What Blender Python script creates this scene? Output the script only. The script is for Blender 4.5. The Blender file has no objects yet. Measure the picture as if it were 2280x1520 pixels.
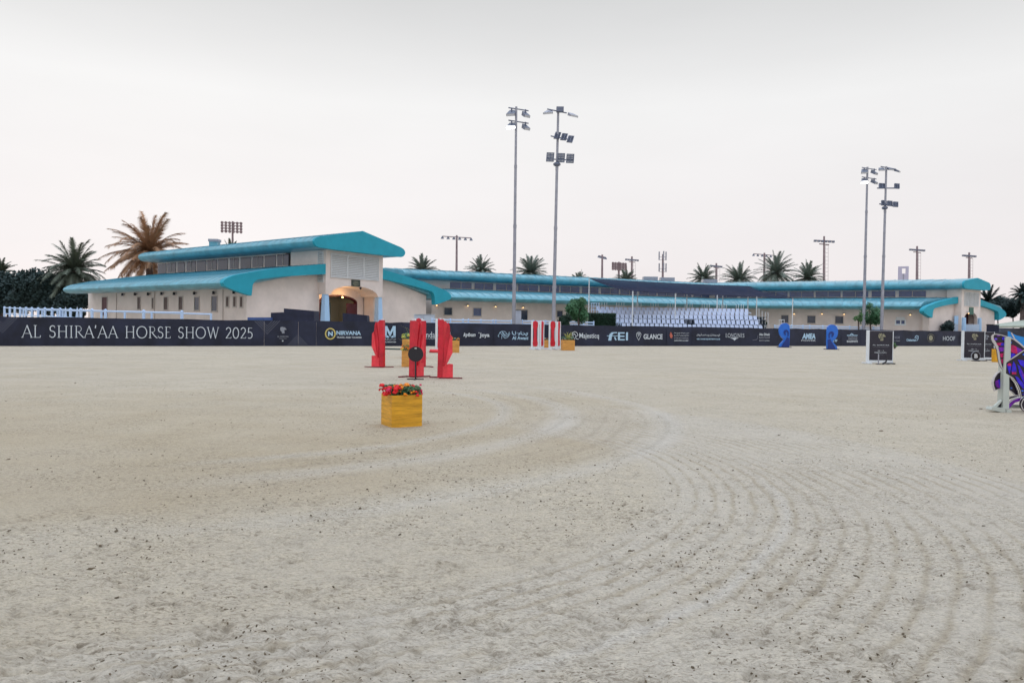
import bpy, math, random
import numpy as np
from mathutils import Vector
R = math.radians
SC = bpy.context.scene
COL = SC.collection
# ------------------------------------------------------------------ camera
FPX, CX, CY, CAMH = 1650.0, 1140.0, 760.0, 1.55
PITCH, ROLL = R(1.11), R(0.78)
fw = Vector((0, math.cos(PITCH), -math.sin(PITCH)))
r0 = Vector((1, 0, 0)); u0 = Vector((0, math.sin(PITCH), math.cos(PITCH)))
rt = r0*math.cos(ROLL) + u0*math.sin(ROLL)
up = -r0*math.sin(ROLL) + u0*math.cos(ROLL)
cam = bpy.data.cameras.new('camera'); camo = bpy.data.objects.new('camera', cam); COL.objects.link(camo)
from mathutils import Matrix
M = Matrix.Identity(4)
for i in range(3):
    M[i][0] = rt[i]; M[i][1] = up[i]; M[i][2] = -fw[i]
M[0][3], M[1][3], M[2][3] = 0, 0, CAMH
camo.matrix_world = M
cam.sensor_width = 36; cam.lens = FPX/2280*36; cam.clip_start = 0.1; cam.clip_end = 5000
SC.camera = camo
# ------------------------------------------------------------------ world and sun
SUN_AZ, SUN_EL = R(-25), R(2.6)         # azimuth from +Y, negative = towards -X
w = bpy.data.worlds.new("World"); SC.world = w; w.use_nodes = True
nt = w.node_tree; nt.nodes.clear()
sky = nt.nodes.new('ShaderNodeTexSky'); sky.sky_type = 'NISHITA'; sky.sun_disc = False
sky.sun_elevation = SUN_EL; sky.sun_rotation = SUN_AZ
sky.air_density = 1.0; sky.dust_density = 2.0; sky.ozone_density = 1.5
hs = nt.nodes.new('ShaderNodeHueSaturation'); hs.inputs['Saturation'].default_value = 0.34
gm = nt.nodes.new('ShaderNodeGamma'); gm.inputs['Gamma'].default_value = 0.30
bgn = nt.nodes.new('ShaderNodeBackground'); bgn.inputs[1].default_value = 0.10
wo = nt.nodes.new('ShaderNodeOutputWorld')
nt.links.new(sky.outputs[0], gm.inputs[0]); nt.links.new(gm.outputs[0], hs.inputs['Color'])
# thin high overcast mixed over the clear sky: bright veil near the horizon, cooler and brighter overhead
wtc = nt.nodes.new('ShaderNodeTexCoord'); wsx = nt.nodes.new('ShaderNodeSeparateXYZ'); veil = nt.nodes.new('ShaderNodeValToRGB')
nt.links.new(wtc.outputs['Generated'], wsx.inputs[0]); nt.links.new(wsx.outputs['Z'], veil.inputs[0])
cr = veil.color_ramp
VEIL = [(0.0, (.97, .87, .88)), (.09, (.985, .935, .945)), (.28, (1.0, .995, .995)), (.405, (.76, .765, .77)), (.58, (1.05, 1.12, 1.22)), (.85, (1.75, 1.95, 2.25))]
while len(cr.elements) < len(VEIL): cr.elements.new(.5)
for e_, (p_, c_) in zip(cr.elements, VEIL): e_.position = p_; e_.color = (*c_, 1)
wmx = nt.nodes.new('ShaderNodeMix'); wmx.data_type = 'RGBA'; wmx.inputs[0].default_value = .93
wnz = nt.nodes.new('ShaderNodeTexNoise'); wnz.inputs['Scale'].default_value = 2.2; wnz.inputs['Detail'].default_value = 5
wmp = nt.nodes.new('ShaderNodeMapping'); wmp.inputs['Scale'].default_value = (1, 1, 4); nt.links.new(wtc.outputs['Generated'], wmp.inputs[0]); nt.links.new(wmp.outputs[0], wnz.inputs['Vector'])
wrp = nt.nodes.new('ShaderNodeMapRange'); wrp.inputs['From Min'].default_value = .3; wrp.inputs['From Max'].default_value = .7; wrp.inputs['To Min'].default_value = .965; wrp.inputs['To Max'].default_value = 1.025; nt.links.new(wnz.outputs['Fac'], wrp.inputs['Value'])
wvm = nt.nodes.new('ShaderNodeVectorMath'); wvm.operation = 'SCALE'; nt.links.new(veil.outputs[0], wvm.inputs[0]); nt.links.new(wrp.outputs['Result'], wvm.inputs['Scale'])
nt.links.new(hs.outputs[0], wmx.inputs[6]); nt.links.new(wvm.outputs[0], wmx.inputs[7])
nt.links.new(wmx.outputs[2], bgn.inputs[0]); nt.links.new(bgn.outputs[0], wo.inputs[0])
sun = bpy.data.lights.new('sun', 'SUN'); sun.energy = 0.02; sun.angle = R(6); sun.color = (1, .8, .62)
suno = bpy.data.objects.new('sun', sun); COL.objects.link(suno)
sd = Vector((math.sin(SUN_AZ)*math.cos(SUN_EL), math.cos(SUN_AZ)*math.cos(SUN_EL), math.sin(SUN_EL)))
suno.rotation_euler = (-sd).to_track_quat('-Z', 'Y').to_euler()
SC.view_settings.view_transform = 'Standard'; SC.view_settings.look = 'None'
SC.view_settings.gamma = 1; SC.view_settings.exposure = 3.15
SC.render.engine = 'CYCLES'
try:
    SC.cycles.use_denoising = True; SC.cycles.max_bounces = 6
except Exception: pass

# ------------------------------------------------------------------ pixel helpers (2280x1520 photo pixels)
def ray(px, py): return fw*FPX + rt*(px-CX) - up*(py-CY)
def atY(px, py, Y):
    d = ray(px, py); return Vector((0, 0, CAMH)) + d*(Y/d.y)
def gnd(px, py):
    d = ray(px, py); return Vector((0, 0, CAMH)) + d*(CAMH/-d.z)
class Plane:
    """vertical plane through P along horizontal D (left to right as the camera sees it); N faces the camera"""
    def __init__(s, P, D):
        s.P = Vector((P[0], P[1], 0)); s.D = Vector((D[0], D[1], 0)).normalized()
        s.N = Vector((s.D.y, -s.D.x, 0))
    def hit(s, px, py, out=0):
        d = ray(px, py); o = Vector((0, 0, CAMH)); P = s.P + s.N*out
        t = (P-o).dot(s.N)/d.dot(s.N); h = o+d*t
        return (h-s.P).dot(s.D), h.z
    def w(s, a, z, out=0): return s.P + s.D*a + s.N*out + Vector((0, 0, z))

# ------------------------------------------------------------------ mesh helpers
ORG = {}
class MB:
    def __init__(s): s.v = []; s.f = []
    def add(s, vs, fs):
        n = len(s.v); s.v += [tuple(p) for p in vs]; s.f += [tuple(i+n for i in f) for f in fs]; return s
    def hexa(s, p):
        return s.add(p, [(0,3,2,1),(4,5,6,7),(0,1,5,4),(1,2,6,5),(2,3,7,6),(3,0,4,7)])
    def box(s, c, d, rz=0.0):
        cx, cy, cz = c; a, b, h = d[0]/2, d[1]/2, d[2]/2; co, si = math.cos(rz), math.sin(rz)
        P = []
        for z in (-h, h):
            for x, y in ((-a,-b),(a,-b),(a,b),(-a,b)):
                P.append((cx+x*co-y*si, cy+x*si+y*co, cz+z))
        return s.hexa(P)
    def pbox(s, pl, a0, a1, z0, z1, o0, o1):
        return s.hexa([pl.w(a0,z0,o1),pl.w(a1,z0,o1),pl.w(a1,z0,o0),pl.w(a0,z0,o0),pl.w(a0,z1,o1),pl.w(a1,z1,o1),pl.w(a1,z1,o0),pl.w(a0,z1,o0)])
    def tube(s, p0, p1, r0, r1=None, n=8, caps=True):
        if r1 is None: r1 = r0
        p0, p1 = Vector(p0), Vector(p1); d = (p1-p0)
        if d.length < 1e-6: return s
        d.normalize(); a = d.orthogonal().normalized(); b = d.cross(a)
        V = []
        for p, r in ((p0, r0), (p1, r1)):
            for i in range(n):
                t = 2*math.pi*i/n; V.append(p + a*(r*math.cos(t)) + b*(r*math.sin(t)))
        F = [(i, (i+1) % n, n+(i+1) % n, n+i) for i in range(n)]
        if caps: F += [tuple(reversed(range(n))), tuple(range(n, 2*n))]
        return s.add(V, F)
    def path(s, pts, rs, n=8):
        for i in range(len(pts)-1): s.tube(pts[i], pts[i+1], rs[i], rs[i+1], n)
        return s
    def prism(s, A, B):
        n = len(A)
        F = [tuple(range(n)), tuple(reversed(range(n, 2*n)))] + [(i, n+i, n+(i+1) % n, (i+1) % n) for i in range(n)]
        return s.add(list(A)+list(B), F)
    def plate(s, pl, poly, o0, o1):
        """poly of (a,z) on the plane, thickness from out o0 to o1"""
        return s.prism([pl.w(a, z, o1) for a, z in poly], [pl.w(a, z, o0) for a, z in poly])
    def ribbon(s, pl, pts, wd, out, closed=False):
        P = [Vector((a, z)) for a, z in pts]
        if closed: P = P + [P[0]]
        for i in range(len(P)-1):
            d = P[i+1]-P[i]
            if d.length < 1e-6: continue
            d.normalize(); n = Vector((-d.y, d.x))*wd/2; e = d*wd*0.3; s.k = getattr(s, 'k', 0)+1; oo = out+(s.k % 7)*.0012
            q = [P[i]-e-n, P[i+1]+e-n, P[i+1]+e+n, P[i]-e+n]
            s.add([pl.w(p.x, p.y, oo) for p in q], [(0,1,2,3)])
        return s
    def ball(s, c, r, n=8, m=6, sc=(1,1,1)):
        V = []; F = []
        for j in range(m+1):
            ph = math.pi*j/m
            for i in range(n):
                t = 2*math.pi*i/n
                V.append((c[0]+r*sc[0]*math.sin(ph)*math.cos(t), c[1]+r*sc[1]*math.sin(ph)*math.sin(t), c[2]+r*sc[2]*math.cos(ph)))
        for j in range(m):
            for i in range(n): F.append((j*n+i, j*n+(i+1) % n, (j+1)*n+(i+1) % n, (j+1)*n+i))
        return s.add(V, F)
    def build(s, name, mat, parent=None, smooth=None, loc=None):
        o0 = ORG[parent.name] if parent is not None else (Vector(loc) if loc is not None else Vector((0,0,0)))
        me = bpy.data.meshes.new(name)
        me.from_pydata([(p[0]-o0.x, p[1]-o0.y, p[2]-o0.z) for p in s.v], [], s.f); me.update()
        me.materials.append(mat)
        if smooth is not None:
            me.polygons.foreach_set('use_smooth', [True]*len(me.polygons)); me.set_sharp_from_angle(angle=R(smooth))
        o = bpy.data.objects.new(name, me); COL.objects.link(o)
        if parent is not None: o.parent = parent
        else: o.location = o0
        ORG[o.name] = o0.copy()
        return o
def tag(o, label=None, cat=None, group=None, kind=None):
    if label: o['label'] = label
    if cat: o['category'] = cat
    if group: o['group'] = group
    if kind: o['kind'] = kind
    return o
def thing(name, loc, label, cat, group=None, rz=0):
    o = bpy.data.objects.new(name, None); COL.objects.link(o); o.empty_display_size = .2
    o.location = loc; o.rotation_euler = (0, 0, rz); ORG[o.name] = Vector(loc)
    return tag(o, label, cat, group)
def local_thing(name, label, cat, group=None):
    return thing(name, (0,0,0), label, cat, group)
def copy_tree(o, parent=None):
    c = o.copy(); COL.objects.link(c)
    if parent is not None: c.parent = parent
    ORG[c.name] = ORG.get(o.name, Vector((0,0,0)))
    for ch in [x for x in list(bpy.data.objects) if x.parent == o and x != c]: copy_tree(ch, c)
    return c
def place(o, x, y, rz=0, z=0, label=None, group=None, sc=1):
    o.location = (x, y, z); o.rotation_euler = (0, 0, rz); o.scale = (sc, sc, sc)
    return tag(o, label, None, group)

# ------------------------------------------------------------------ materials
MATS = {}
def mat(name, col, rough=.6, var=.12, scale=3.0, spec=.4, metal=0, bump=0, bscale=40, emit=None, es=0, stretch=None, alpha=1, coat=0):
    if name in MATS: return MATS[name]
    m = bpy.data.materials.new(name); m.use_nodes = True; t = m.node_tree; b = t.nodes['Principled BSDF']
    b.inputs['Roughness'].default_value = rough; b.inputs['Metallic'].default_value = metal
    b.inputs['Specular IOR Level'].default_value = spec; b.inputs['Coat Weight'].default_value = coat
    b.inputs['Coat Roughness'].default_value = .25
    b.inputs['Alpha'].default_value = alpha
    tc = t.nodes.new('ShaderNodeTexCoord'); mp = t.nodes.new('ShaderNodeMapping')
    t.links.new(tc.outputs['Object'], mp.inputs[0])
    if stretch: mp.inputs['Scale'].default_value = stretch
    nz = t.nodes.new('ShaderNodeTexNoise'); nz.inputs['Scale'].default_value = scale; nz.inputs['Detail'].default_value = 6
    nz.inputs['Roughness'].default_value = .65
    t.links.new(mp.outputs[0], nz.inputs['Vector'])
    rp = t.nodes.new('ShaderNodeValToRGB'); rp.color_ramp.elements[0].position = .3; rp.color_ramp.elements[1].position = .7
    rp.color_ramp.elements[0].color = (*[max(0, c*(1-var)) for c in col], 1)
    rp.color_ramp.elements[1].color = (*[min(1, c*(1+var)) for c in col], 1)
    t.links.new(nz.outputs['Fac'], rp.inputs[0]); t.links.new(rp.outputs[0], b.inputs['Base Color'])
    if bump:
        n2 = t.nodes.new('ShaderNodeTexNoise'); n2.inputs['Scale'].default_value = bscale; n2.inputs['Detail'].default_value = 4
        t.links.new(mp.outputs[0], n2.inputs['Vector'])
        bp = t.nodes.new('ShaderNodeBump'); bp.inputs['Strength'].default_value = bump; bp.inputs['Distance'].default_value = .02
        t.links.new(n2.outputs['Fac'], bp.inputs['Height']); t.links.new(bp.outputs[0], b.inputs['Normal'])
    if emit:
        b.inputs['Emission Color'].default_value = (*emit, 1); b.inputs['Emission Strength'].default_value = es
    MATS[name] = m; return m
def wood_mat(name, col, plank=.17):
    m = mat(name, col, .5, .38, 2.5, stretch=(1, 1, 9), bump=.25, bscale=14)
    return m
m_wall = mat('sand_render', (.77, .685, .65), .9, .12, .5, .1, bump=.25, bscale=30)
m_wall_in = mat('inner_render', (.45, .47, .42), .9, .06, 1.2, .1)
m_roof = mat('teal_roof_sheet', (.075, .315, .41), .45, .32, .9, .8, bump=.10, bscale=6, coat=.35)
m_roofrib = mat('roof_seam', (.065, .27, .36), .45, .12, .6, .8)
m_fascia = mat('teal_fascia', (.025, .34, .46), .6, .08, 1.0, .25)
m_soffit = mat('soffit_render', (.40, .36, .33), .9, .1, 1)
m_glass = mat('dark_window_glass', (.04, .055, .09), .12, .3, .8, .7)
m_glassblue = mat('blue_window_glass', (.05, .09, .22), .15, .3, .8, .7)
m_brownwin = mat('brown_window_slats', (.11, .075, .07), .5, .3, 4)
m_wframe = mat('window_frame_paint', (.55, .50, .47), .6, .05)
m_white = mat('white_paint', (.72, .76, .80), .5, .05, 4)
m_colwhite = mat('pale_blue_column_paint', (.40, .62, .90), .6, .04, 3)
m_fence = mat('white_vinyl_rail', (.50, .66, .92), .45, .05, 4)
m_louvre = mat('louvre_white', (.64, .66, .68), .5, .05, 4)
m_door = mat('dark_red_door', (.085, .018, .028), .5, .25, 3)
m_doord = mat('dark_green_door', (.025, .04, .035), .5, .25, 3)
m_banner = mat('navy_banner_fabric', (.016, .020, .043), .6, .5, .6, .35, bump=.3, bscale=3)
m_bannertop = mat('banner_fabric_hem', (.05, .06, .11), .6, .2)
m_print = mat('printed_white_ink', (.62, .68, .74), .6, .04)
m_printblue = mat('printed_pale_blue_ink', (.42, .62, .80), .6, .04)
m_printgrey = mat('printed_grey_ink', (.26, .28, .33), .6, .05)
m_printline = mat('printed_line_ink', (.16, .17, .22), .6, .05)
m_gold = mat('printed_gold_ink', (.60, .50, .16), .5, .05)
m_goldd = mat('printed_dull_gold_ink', (.30, .29, .20), .5, .05)
m_printred = mat('printed_red_ink', (.5, .13, .09), .5, .05)
m_metal = mat('galvanised_steel', (.33, .34, .40), .5, .15, 2, .5, metal=.35)
m_steeld = mat('dark_steel', (.15, .17, .24), .5, .2, 2, .5, metal=.3)
m_rust = mat('weathered_steel', (.25, .19, .21), .6, .25, 2)
m_lampbody = mat('floodlight_housing', (.16, .18, .24), .5, .2, 3)
m_sink = mat('lamp_cells', (.30, .33, .42), .5, .15, 3)
m_lampglass = mat('floodlight_glass', (.55, .57, .62), .2, .1, 3)
m_lampon = mat('lit_floodlight', (.9, .9, .9), .4, .02, 3, emit=(1, .98, .94), es=3.0)
m_bulb = mat('lit_bulb', (1, .7, .4), .4, .02, 3, emit=(1, .62, .25), es=.35)
m_bulbred = mat('lit_red_bulb', (1, .2, .1), .4, .02, 3, emit=(1, .18, .1), es=.35)
m_red = mat('red_jump_paint', (.78, .05, .07), .45, .28, 3, .4)
m_redd = mat('crimson_jump_paint', (.58, .01, .03), .4, .3, 3, .5)
m_darkred = mat('dark_red_iron', (.16, .02, .03), .5, .2, 3)
m_black = mat('black_plastic', (.018, .016, .022), .5, .2, 3)
m_blacksteel = mat('black_iron', (.02, .02, .03), .5, .2, 3)
m_wood = wood_mat('golden_planter_wood', (.68, .34, .02))
m_woodfar = wood_mat('orange_planter_wood', (.62, .30, .07))
m_blue = mat('blue_moulded_plastic', (.02, .15, .62), .35, .12, 2, .5)
m_blued = mat('deep_blue_plastic', (.008, .035, .22), .4, .12, 2, .5)
m_sky = mat('bright_blue_panel', (.02, .26, .72), .45, .1, 2)
m_cream = mat('cream_jump_paint', (.50, .54, .50), .5, .06, 5)
m_net = mat('navy_shade_net', (.016, .021, .05), .9, .3, 2.5, .1, alpha=.93)
m_dark = mat('dark_navy_cover', (.018, .022, .05), .7, .3, 2)
m_palmleaf = mat('palm_frond_green', (.11, .135, .10), .6, .35, .8)
m_palmfar = mat('hazy_palm_frond', (.18, .215, .18), .6, .3, .8)  # lighter than the near fronds: distance haze mixed into the leaf colour
m_palmwarm = mat('backlit_palm_frond', (.36, .20, .11), .6, .35, .8)  # warm backlight painted into the frond colour
m_trunk = mat('palm_trunk_bark', (.12, .09, .085), .9, .3, 4, bump=.5, bscale=8)
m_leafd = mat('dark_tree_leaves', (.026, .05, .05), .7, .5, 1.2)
m_leafg = mat('green_leaves', (.06, .16, .075), .7, .4, 2)
m_leafl = mat('light_green_leaves', (.09, .19, .07), .7, .4, 2)
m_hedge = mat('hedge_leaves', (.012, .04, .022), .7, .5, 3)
m_lilac = mat('hazed_lilac_facade', (.48, .46, .60), .7, .03, .05)  # distance haze put into the tower block's colour, no air is modelled
m_chair = mat('white_plastic_chair', (.56, .64, .82), .45, .05, 5)
m_platform = mat('stand_steel', (.035, .05, .075), .7, .2, 2)
m_beige = mat('beige_canvas_roof', (.38, .42, .36), .8, .12, 1)
m_concrete = mat('painted_concrete', (.42, .46, .56), .8, .1, 2)
m_boardbk = mat('black_board_print', (.024, .022, .036), .4, .25, 3, .4)
random.seed(7)

# ------------------------------------------------------------------ ground
def vnoise(x, y, seed=0):
    xi = np.floor(x).astype(np.int64); yi = np.floor(y).astype(np.int64); xf = x-xi; yf = y-yi
    def h(a, b):
        n = (a*374761393 + b*668265263 + seed*1442695041) & 0x7fffffff
        n = ((n ^ (n >> 13))*1274126177) & 0x7fffffff
        return ((n ^ (n >> 16)) & 0xffff)/65535.0
    u = xf*xf*(3-2*xf); v = yf*yf*(3-2*yf)
    return (h(xi, yi)*(1-u)+h(xi+1, yi)*u)*(1-v) + (h(xi, yi+1)*(1-u)+h(xi+1, yi+1)*u)*v - .5
def build_ground():
    rs = np.concatenate([[0.05, .5, 1.0, 1.5, 2.0], 1/np.linspace(1/2.35, 1/60.0, 760), [70, 80, 90, 110, 140, 200, 320, 600, 1200, 3000]])
    fine = np.linspace(R(-40), R(40), 1300)
    coarse = np.linspace(R(40), R(320), 60)[1:-1]
    th = np.concatenate([fine, coarse]); n = len(th); m = len(rs)
    RR, TT = np.meshgrid(rs, th, indexing='ij')
    X = RR*np.sin(TT); Y = RR*np.cos(TT)
    fade = lambda lim: np.clip((lim-RR)/lim, 0, 1)
    z = .014*vnoise(X*1.1, Y*1.1, 1) + .010*vnoise(X*3.1, Y*3.1, 2)
    z += .007*fade(40)*vnoise(X*8+Y*2, Y*9, 3)
    z += .005*fade(22)*np.abs(vnoise(X*17, Y*21, 4))*2
    rough = np.clip(.55+1.3*vnoise(X*.5, Y*.6, 61), .15, 1.2)
    z -= rough*fade(30)*.10*np.clip(vnoise(X*13+.8*Y, Y*17, 6)-.26, 0, 1)
    z -= rough*fade(16)*.10*np.clip(vnoise(X*29, Y*37, 7)-.24, 0, 1)
    z += .006*fade(14)*vnoise(X*38, Y*42, 5)
    z += .004*fade(8)*vnoise(X*80, Y*84, 8)
    # raked rings left by the harrow
    def rings(cx, cy, r_a, r_b, sp, a0, a1, seed):
        d = np.hypot(X-cx, Y-cy) + .10*vnoise(X*.6, Y*.6, seed) + .03*vnoise(X*4, Y*4, seed+1)
        an = np.arctan2(Y-cy, X-cx)
        msk = np.clip((d-r_a)/.3, 0, 1)*np.clip((r_b-d)/.3, 0, 1)*np.clip((an-a0)/.25, 0, 1)*np.clip((a1-an)/.25, 0, 1)
        ph = (d/sp) % 1.0
        g = np.exp(-((ph-.5+.09*vnoise(X*9, Y*9, seed+4))/.14)**2)*np.clip(0.6+1.5*vnoise(X*.9, Y*.9, seed+2)+.9*vnoise(X*6, Y*6, seed+3), 0, 1)
        return g*msk, msk, d
    g2, m2, d2 = rings(-3, 8.0, 4.4, 8.4, .17, R(-88), R(60), 11)
    g1, m1, d1 = rings(-6, 13.5, 5.6, 9.0, .34, R(-70), R(50), 21)
    g3, m3, d3 = rings(-9, 12.0, 8, 12.6, .24, R(-100), R(-48), 31)
    g4, m4, d4 = rings(4.5, 2.5, 1.2, 3.4, .28, R(-30), R(130), 41)
    z -= .0052*g2 + .004*g1 + .005*g3 + .005*g4
    # hoof prints: crescent dents with a small rim of thrown sand
    rng = np.random.RandomState(3); hoof = np.zeros_like(z)
    for _ in range(800):
        d0 = 1/rng.uniform(1/2.9, 1/26.0); t0 = R(rng.uniform(-38, 38)); hx, hy = d0*math.sin(t0), d0*math.cos(t0); R0 = rng.uniform(.05, .085)
        i0, i1 = np.searchsorted(rs, [d0-.2, d0+.2]); j0, j1 = np.searchsorted(th, [t0-.2/d0, t0+.2/d0])
        if i1-i0 < 2 or j1-j0 < 2: continue
        dx = X[i0:i1, j0:j1]-hx; dy = Y[i0:i1, j0:j1]-hy; dd = np.hypot(dx, dy*1.2); a0 = rng.uniform(0, 6.28)
        cres = np.exp(-((dd-R0)/.022)**2)*(.5+.5*np.cos(np.arctan2(dy, dx)-a0))
        hoof[i0:i1, j0:j1] = np.maximum(hoof[i0:i1, j0:j1], cres*rng.uniform(.4, 1))
        z[i0:i1, j0:j1] += -.016*cres + .008*np.exp(-((dd-R0*1.9)/.03)**2)*(.5+.5*np.cos(np.arctan2(dy, dx)-a0-2.8))
    z[rs > 60] = 0
    z = z*np.clip((75-RR)/30, 0, 1)
    # tone attributes: damp freshly dug sand against dry pale sand
    inner = np.clip((8.6+.35*vnoise(X*1.2, Y*1.2, 51)-np.hypot(X+6, Y-13.5))/.5, 0, 1)*np.clip((Y-4.4-.35*X+1.2*vnoise(X*1.7, Y*1.7, 55))/3.2, 0, 1)
    inner *= np.clip((19-Y)/6, 0, 1)
    damp = .55*inner + .30*vnoise(X*.35, Y*.5, 52) + .3*vnoise(X*1.3, Y*1.6, 53)
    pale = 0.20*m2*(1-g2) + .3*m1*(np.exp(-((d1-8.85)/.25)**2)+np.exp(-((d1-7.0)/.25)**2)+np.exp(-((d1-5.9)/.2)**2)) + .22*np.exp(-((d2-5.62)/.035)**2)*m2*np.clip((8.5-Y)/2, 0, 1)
    damp = np.clip(damp - .25*g2*-1, 0, 1)
    global GZ
    def GZ(r, t): return z[min(np.searchsorted(rs, r), len(rs)-1), min(np.searchsorted(th, t), len(th)-1)]
    co = np.stack([X, Y, z], -1).reshape(-1, 3).astype(np.float32)
    i = np.arange(m-1)[:, None]; j = np.arange(n)[None, :]; j2 = (j+1) % n
    F = np.stack([i*n+j, (i+1)*n+j, (i+1)*n+j2, i*n+j2], -1).reshape(-1, 4)[:, ::-1]
    me = bpy.data.meshes.new('ground')
    me.vertices.add(len(co)); me.vertices.foreach_set('co', co.ravel())
    me.loops.add(F.size); me.loops.foreach_set('vertex_index', F.ravel().astype(np.int32))
    me.polygons.add(len(F)); me.polygons.foreach_set('loop_start', (np.arange(len(F))*4).astype(np.int32))
    me.polygons.foreach_set('loop_total', np.full(len(F), 4, np.int32))
    me.polygons.foreach_set('use_smooth', np.ones(len(F), bool))
    me.update(calc_edges=True)
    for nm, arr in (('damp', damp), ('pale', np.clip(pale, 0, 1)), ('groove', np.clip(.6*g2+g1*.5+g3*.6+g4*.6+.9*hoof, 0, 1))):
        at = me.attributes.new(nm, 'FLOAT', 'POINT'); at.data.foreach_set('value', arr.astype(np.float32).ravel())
    o = bpy.data.objects.new('ground', me); COL.objects.link(o)
    tag(o, kind='structure')
    m_ = bpy.data.materials.new('arena_sand'); m_.use_nodes = True; t = m_.node_tree; b = t.nodes['Principled BSDF']
    N = t.nodes.new; L = t.links.new
    b.inputs['Roughness'].default_value = .95; b.inputs['Specular IOR Level'].default_value = .12
    tc = N('ShaderNodeTexCoord')
    def noise(sc, det=6, ro=.6, st=None):
        q = N('ShaderNodeTexNoise'); q.inputs['Scale'].default_value = sc; q.inputs['Detail'].default_value = det; q.inputs['Roughness'].default_value = ro
        mp = N('ShaderNodeMapping'); L(tc.outputs['Object'], mp.inputs[0])
        if st: mp.inputs['Scale'].default_value = st
        L(mp.outputs[0], q.inputs['Vector']); return q
    def ramp(src, p0, p1, c0=(0,0,0,1), c1=(1,1,1,1)):
        r = N('ShaderNodeValToRGB'); r.color_ramp.elements[0].position = p0; r.color_ramp.elements[1].position = p1
        r.color_ramp.elements[0].color = c0; r.color_ramp.elements[1].color = c1; L(src, r.inputs[0]); return r
    def mix(fac, a, c, f=1.0):
        x = N('ShaderNodeMix'); x.data_type = 'RGBA'
        if fac is None: x.inputs[0].default_value = f
        else: L(fac, x.inputs[0])
        for s_, v in ((6, a), (7, c)):
            if isinstance(v, tuple): x.inputs[s_].default_value = (*v, 1)
            else: L(v, x.inputs[s_])
        return x.outputs[2]
    def attr(nm):
        a = N('ShaderNodeAttribute'); a.attribute_name = nm; return a.outputs['Fac']
    def mul(a, k):
        x = N('ShaderNodeMath'); x.operation = 'MULTIPLY'; L(a, x.inputs[0])
        if isinstance(k, (int, float)): x.inputs[1].default_value = k
        else: L(k, x.inputs[1])
        return x.outputs[0]
    big = ramp(noise(.22, 4).outputs['Fac'], .35, .68)
    c = mix(big.outputs[0], (.58, .505, .395), (.665, .58, .445))
    mid = ramp(noise(5, 8, .75).outputs['Fac'], .38, .62)
    c = mix(mul(mid.outputs[0], .5), c, (.45, .40, .335))
    c = mix(mul(attr('damp'), .95), c, (.47, .375, .245))
    c = mix(mul(attr('pale'), .95), c, (.72, .70, .68))
    churn_ = ramp(noise(.45, 5, .65).outputs['Fac'], .30, .62, (.35,.35,.35,1), (1,1,1,1))
    fine = ramp(noise(55, 5, .7).outputs['Fac'], .40, .60)
    c = mix(mul(fine.outputs[0], .35), c, (.33, .30, .26))
    for sc_, st_, p0, p1, k_ in ((9, (1, 3.0, 1), .53, .61, .34), (20, (1, 3.0, 1), .54, .60, .62), (42, (1, 2.6, 1), .53, .59, .55)):
        q = ramp(noise(sc_, 5, .7, st_).outputs['Fac'], p0, p1); c = mix(mul(mul(q.outputs[0], k_), churn_.outputs[0]), c, (.20, .165, .12))
    # dark damp clods, only where the sand is churned
    churn = ramp(noise(.9, 3, .6).outputs['Fac'], .38, .6)
    sp = ramp(noise(19, 4, .6, (1, 1.7, 1)).outputs['Fac'], .57, .63)
    c = mix(mul(mul(sp.outputs[0], .65), churn.outputs[0]), c, (.15, .115, .075))
    sp2 = ramp(noise(5.5, 4, .7, (1, 1.4, 1)).outputs['Fac'], .66, .72)
    c = mix(mul(sp2.outputs[0], .6), c, (.20, .15, .09))
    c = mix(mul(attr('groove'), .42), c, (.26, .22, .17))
    L(c, b.inputs['Base Color'])
    bp = N('ShaderNodeBump'); bp.inputs['Strength'].default_value = .7; bp.inputs['Distance'].default_value = .03
    L(noise(24, 8, .75).outputs['Fac'], bp.inputs['Height'])
    b2 = N('ShaderNodeBump'); b2.inputs['Strength'].default_value = .5; b2.inputs['Distance'].default_value = .06
    L(noise(7, 5, .7).outputs['Fac'], b2.inputs['Height']); L(bp.outputs[0], b2.inputs['Normal'])
    L(b2.outputs[0], b.inputs['Normal'])
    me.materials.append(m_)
build_ground()
def vn1(x, y): return float(vnoise(np.array([x]), np.array([y]), 77)[0])
def build_clods():
    """loose clods of sand kicked up over the arena: stuff"""
    rng = random.Random(5); mb = MB()
    for i in range(11000):
        d = 1/rng.uniform(1/3.0, 1/22.0); a = R(rng.uniform(-37, 37)); x, y = d*math.sin(a), d*math.cos(a); g0 = float(GZ(d, a))
        if vn1(x*.7, y*.8) < rng.uniform(-.3, .35): continue
        r = rng.uniform(.002, .0055)*(1.0+d*.09); ro = rng.uniform(0, 6.28); el_ = rng.uniform(1.2, 2.6)
        if rng.random() < .012: r *= 2.2
        V = []
        for k in range(5):
            t = k*1.2566+rng.uniform(-.3, .3); ex, ey = r*el_*rng.uniform(.6,1.3)*math.cos(t), r*rng.uniform(.6,1.2)*math.sin(t); V.append((x+ex*math.cos(ro)-ey*math.sin(ro), y+ex*math.sin(ro)+ey*math.cos(ro), g0-.006))
        top = [(x+(p[0]-x)*rng.uniform(.4,.75), y+(p[1]-y)*rng.uniform(.4,.75), g0+r*rng.uniform(.15, .7)) for p in V]
        mb.add(V+top, [(k, (k+1) % 5, 5+(k+1) % 5, 5+k) for k in range(5)]+[(5,6,7,8,9)])
    o = mb.build('sand_clods', mat('damp_clod', (.15, .12, .085), .95, .6, 9, .1)); tag(o, kind='stuff', label='loose damp clods scattered over the raked arena sand')
build_clods()

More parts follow.
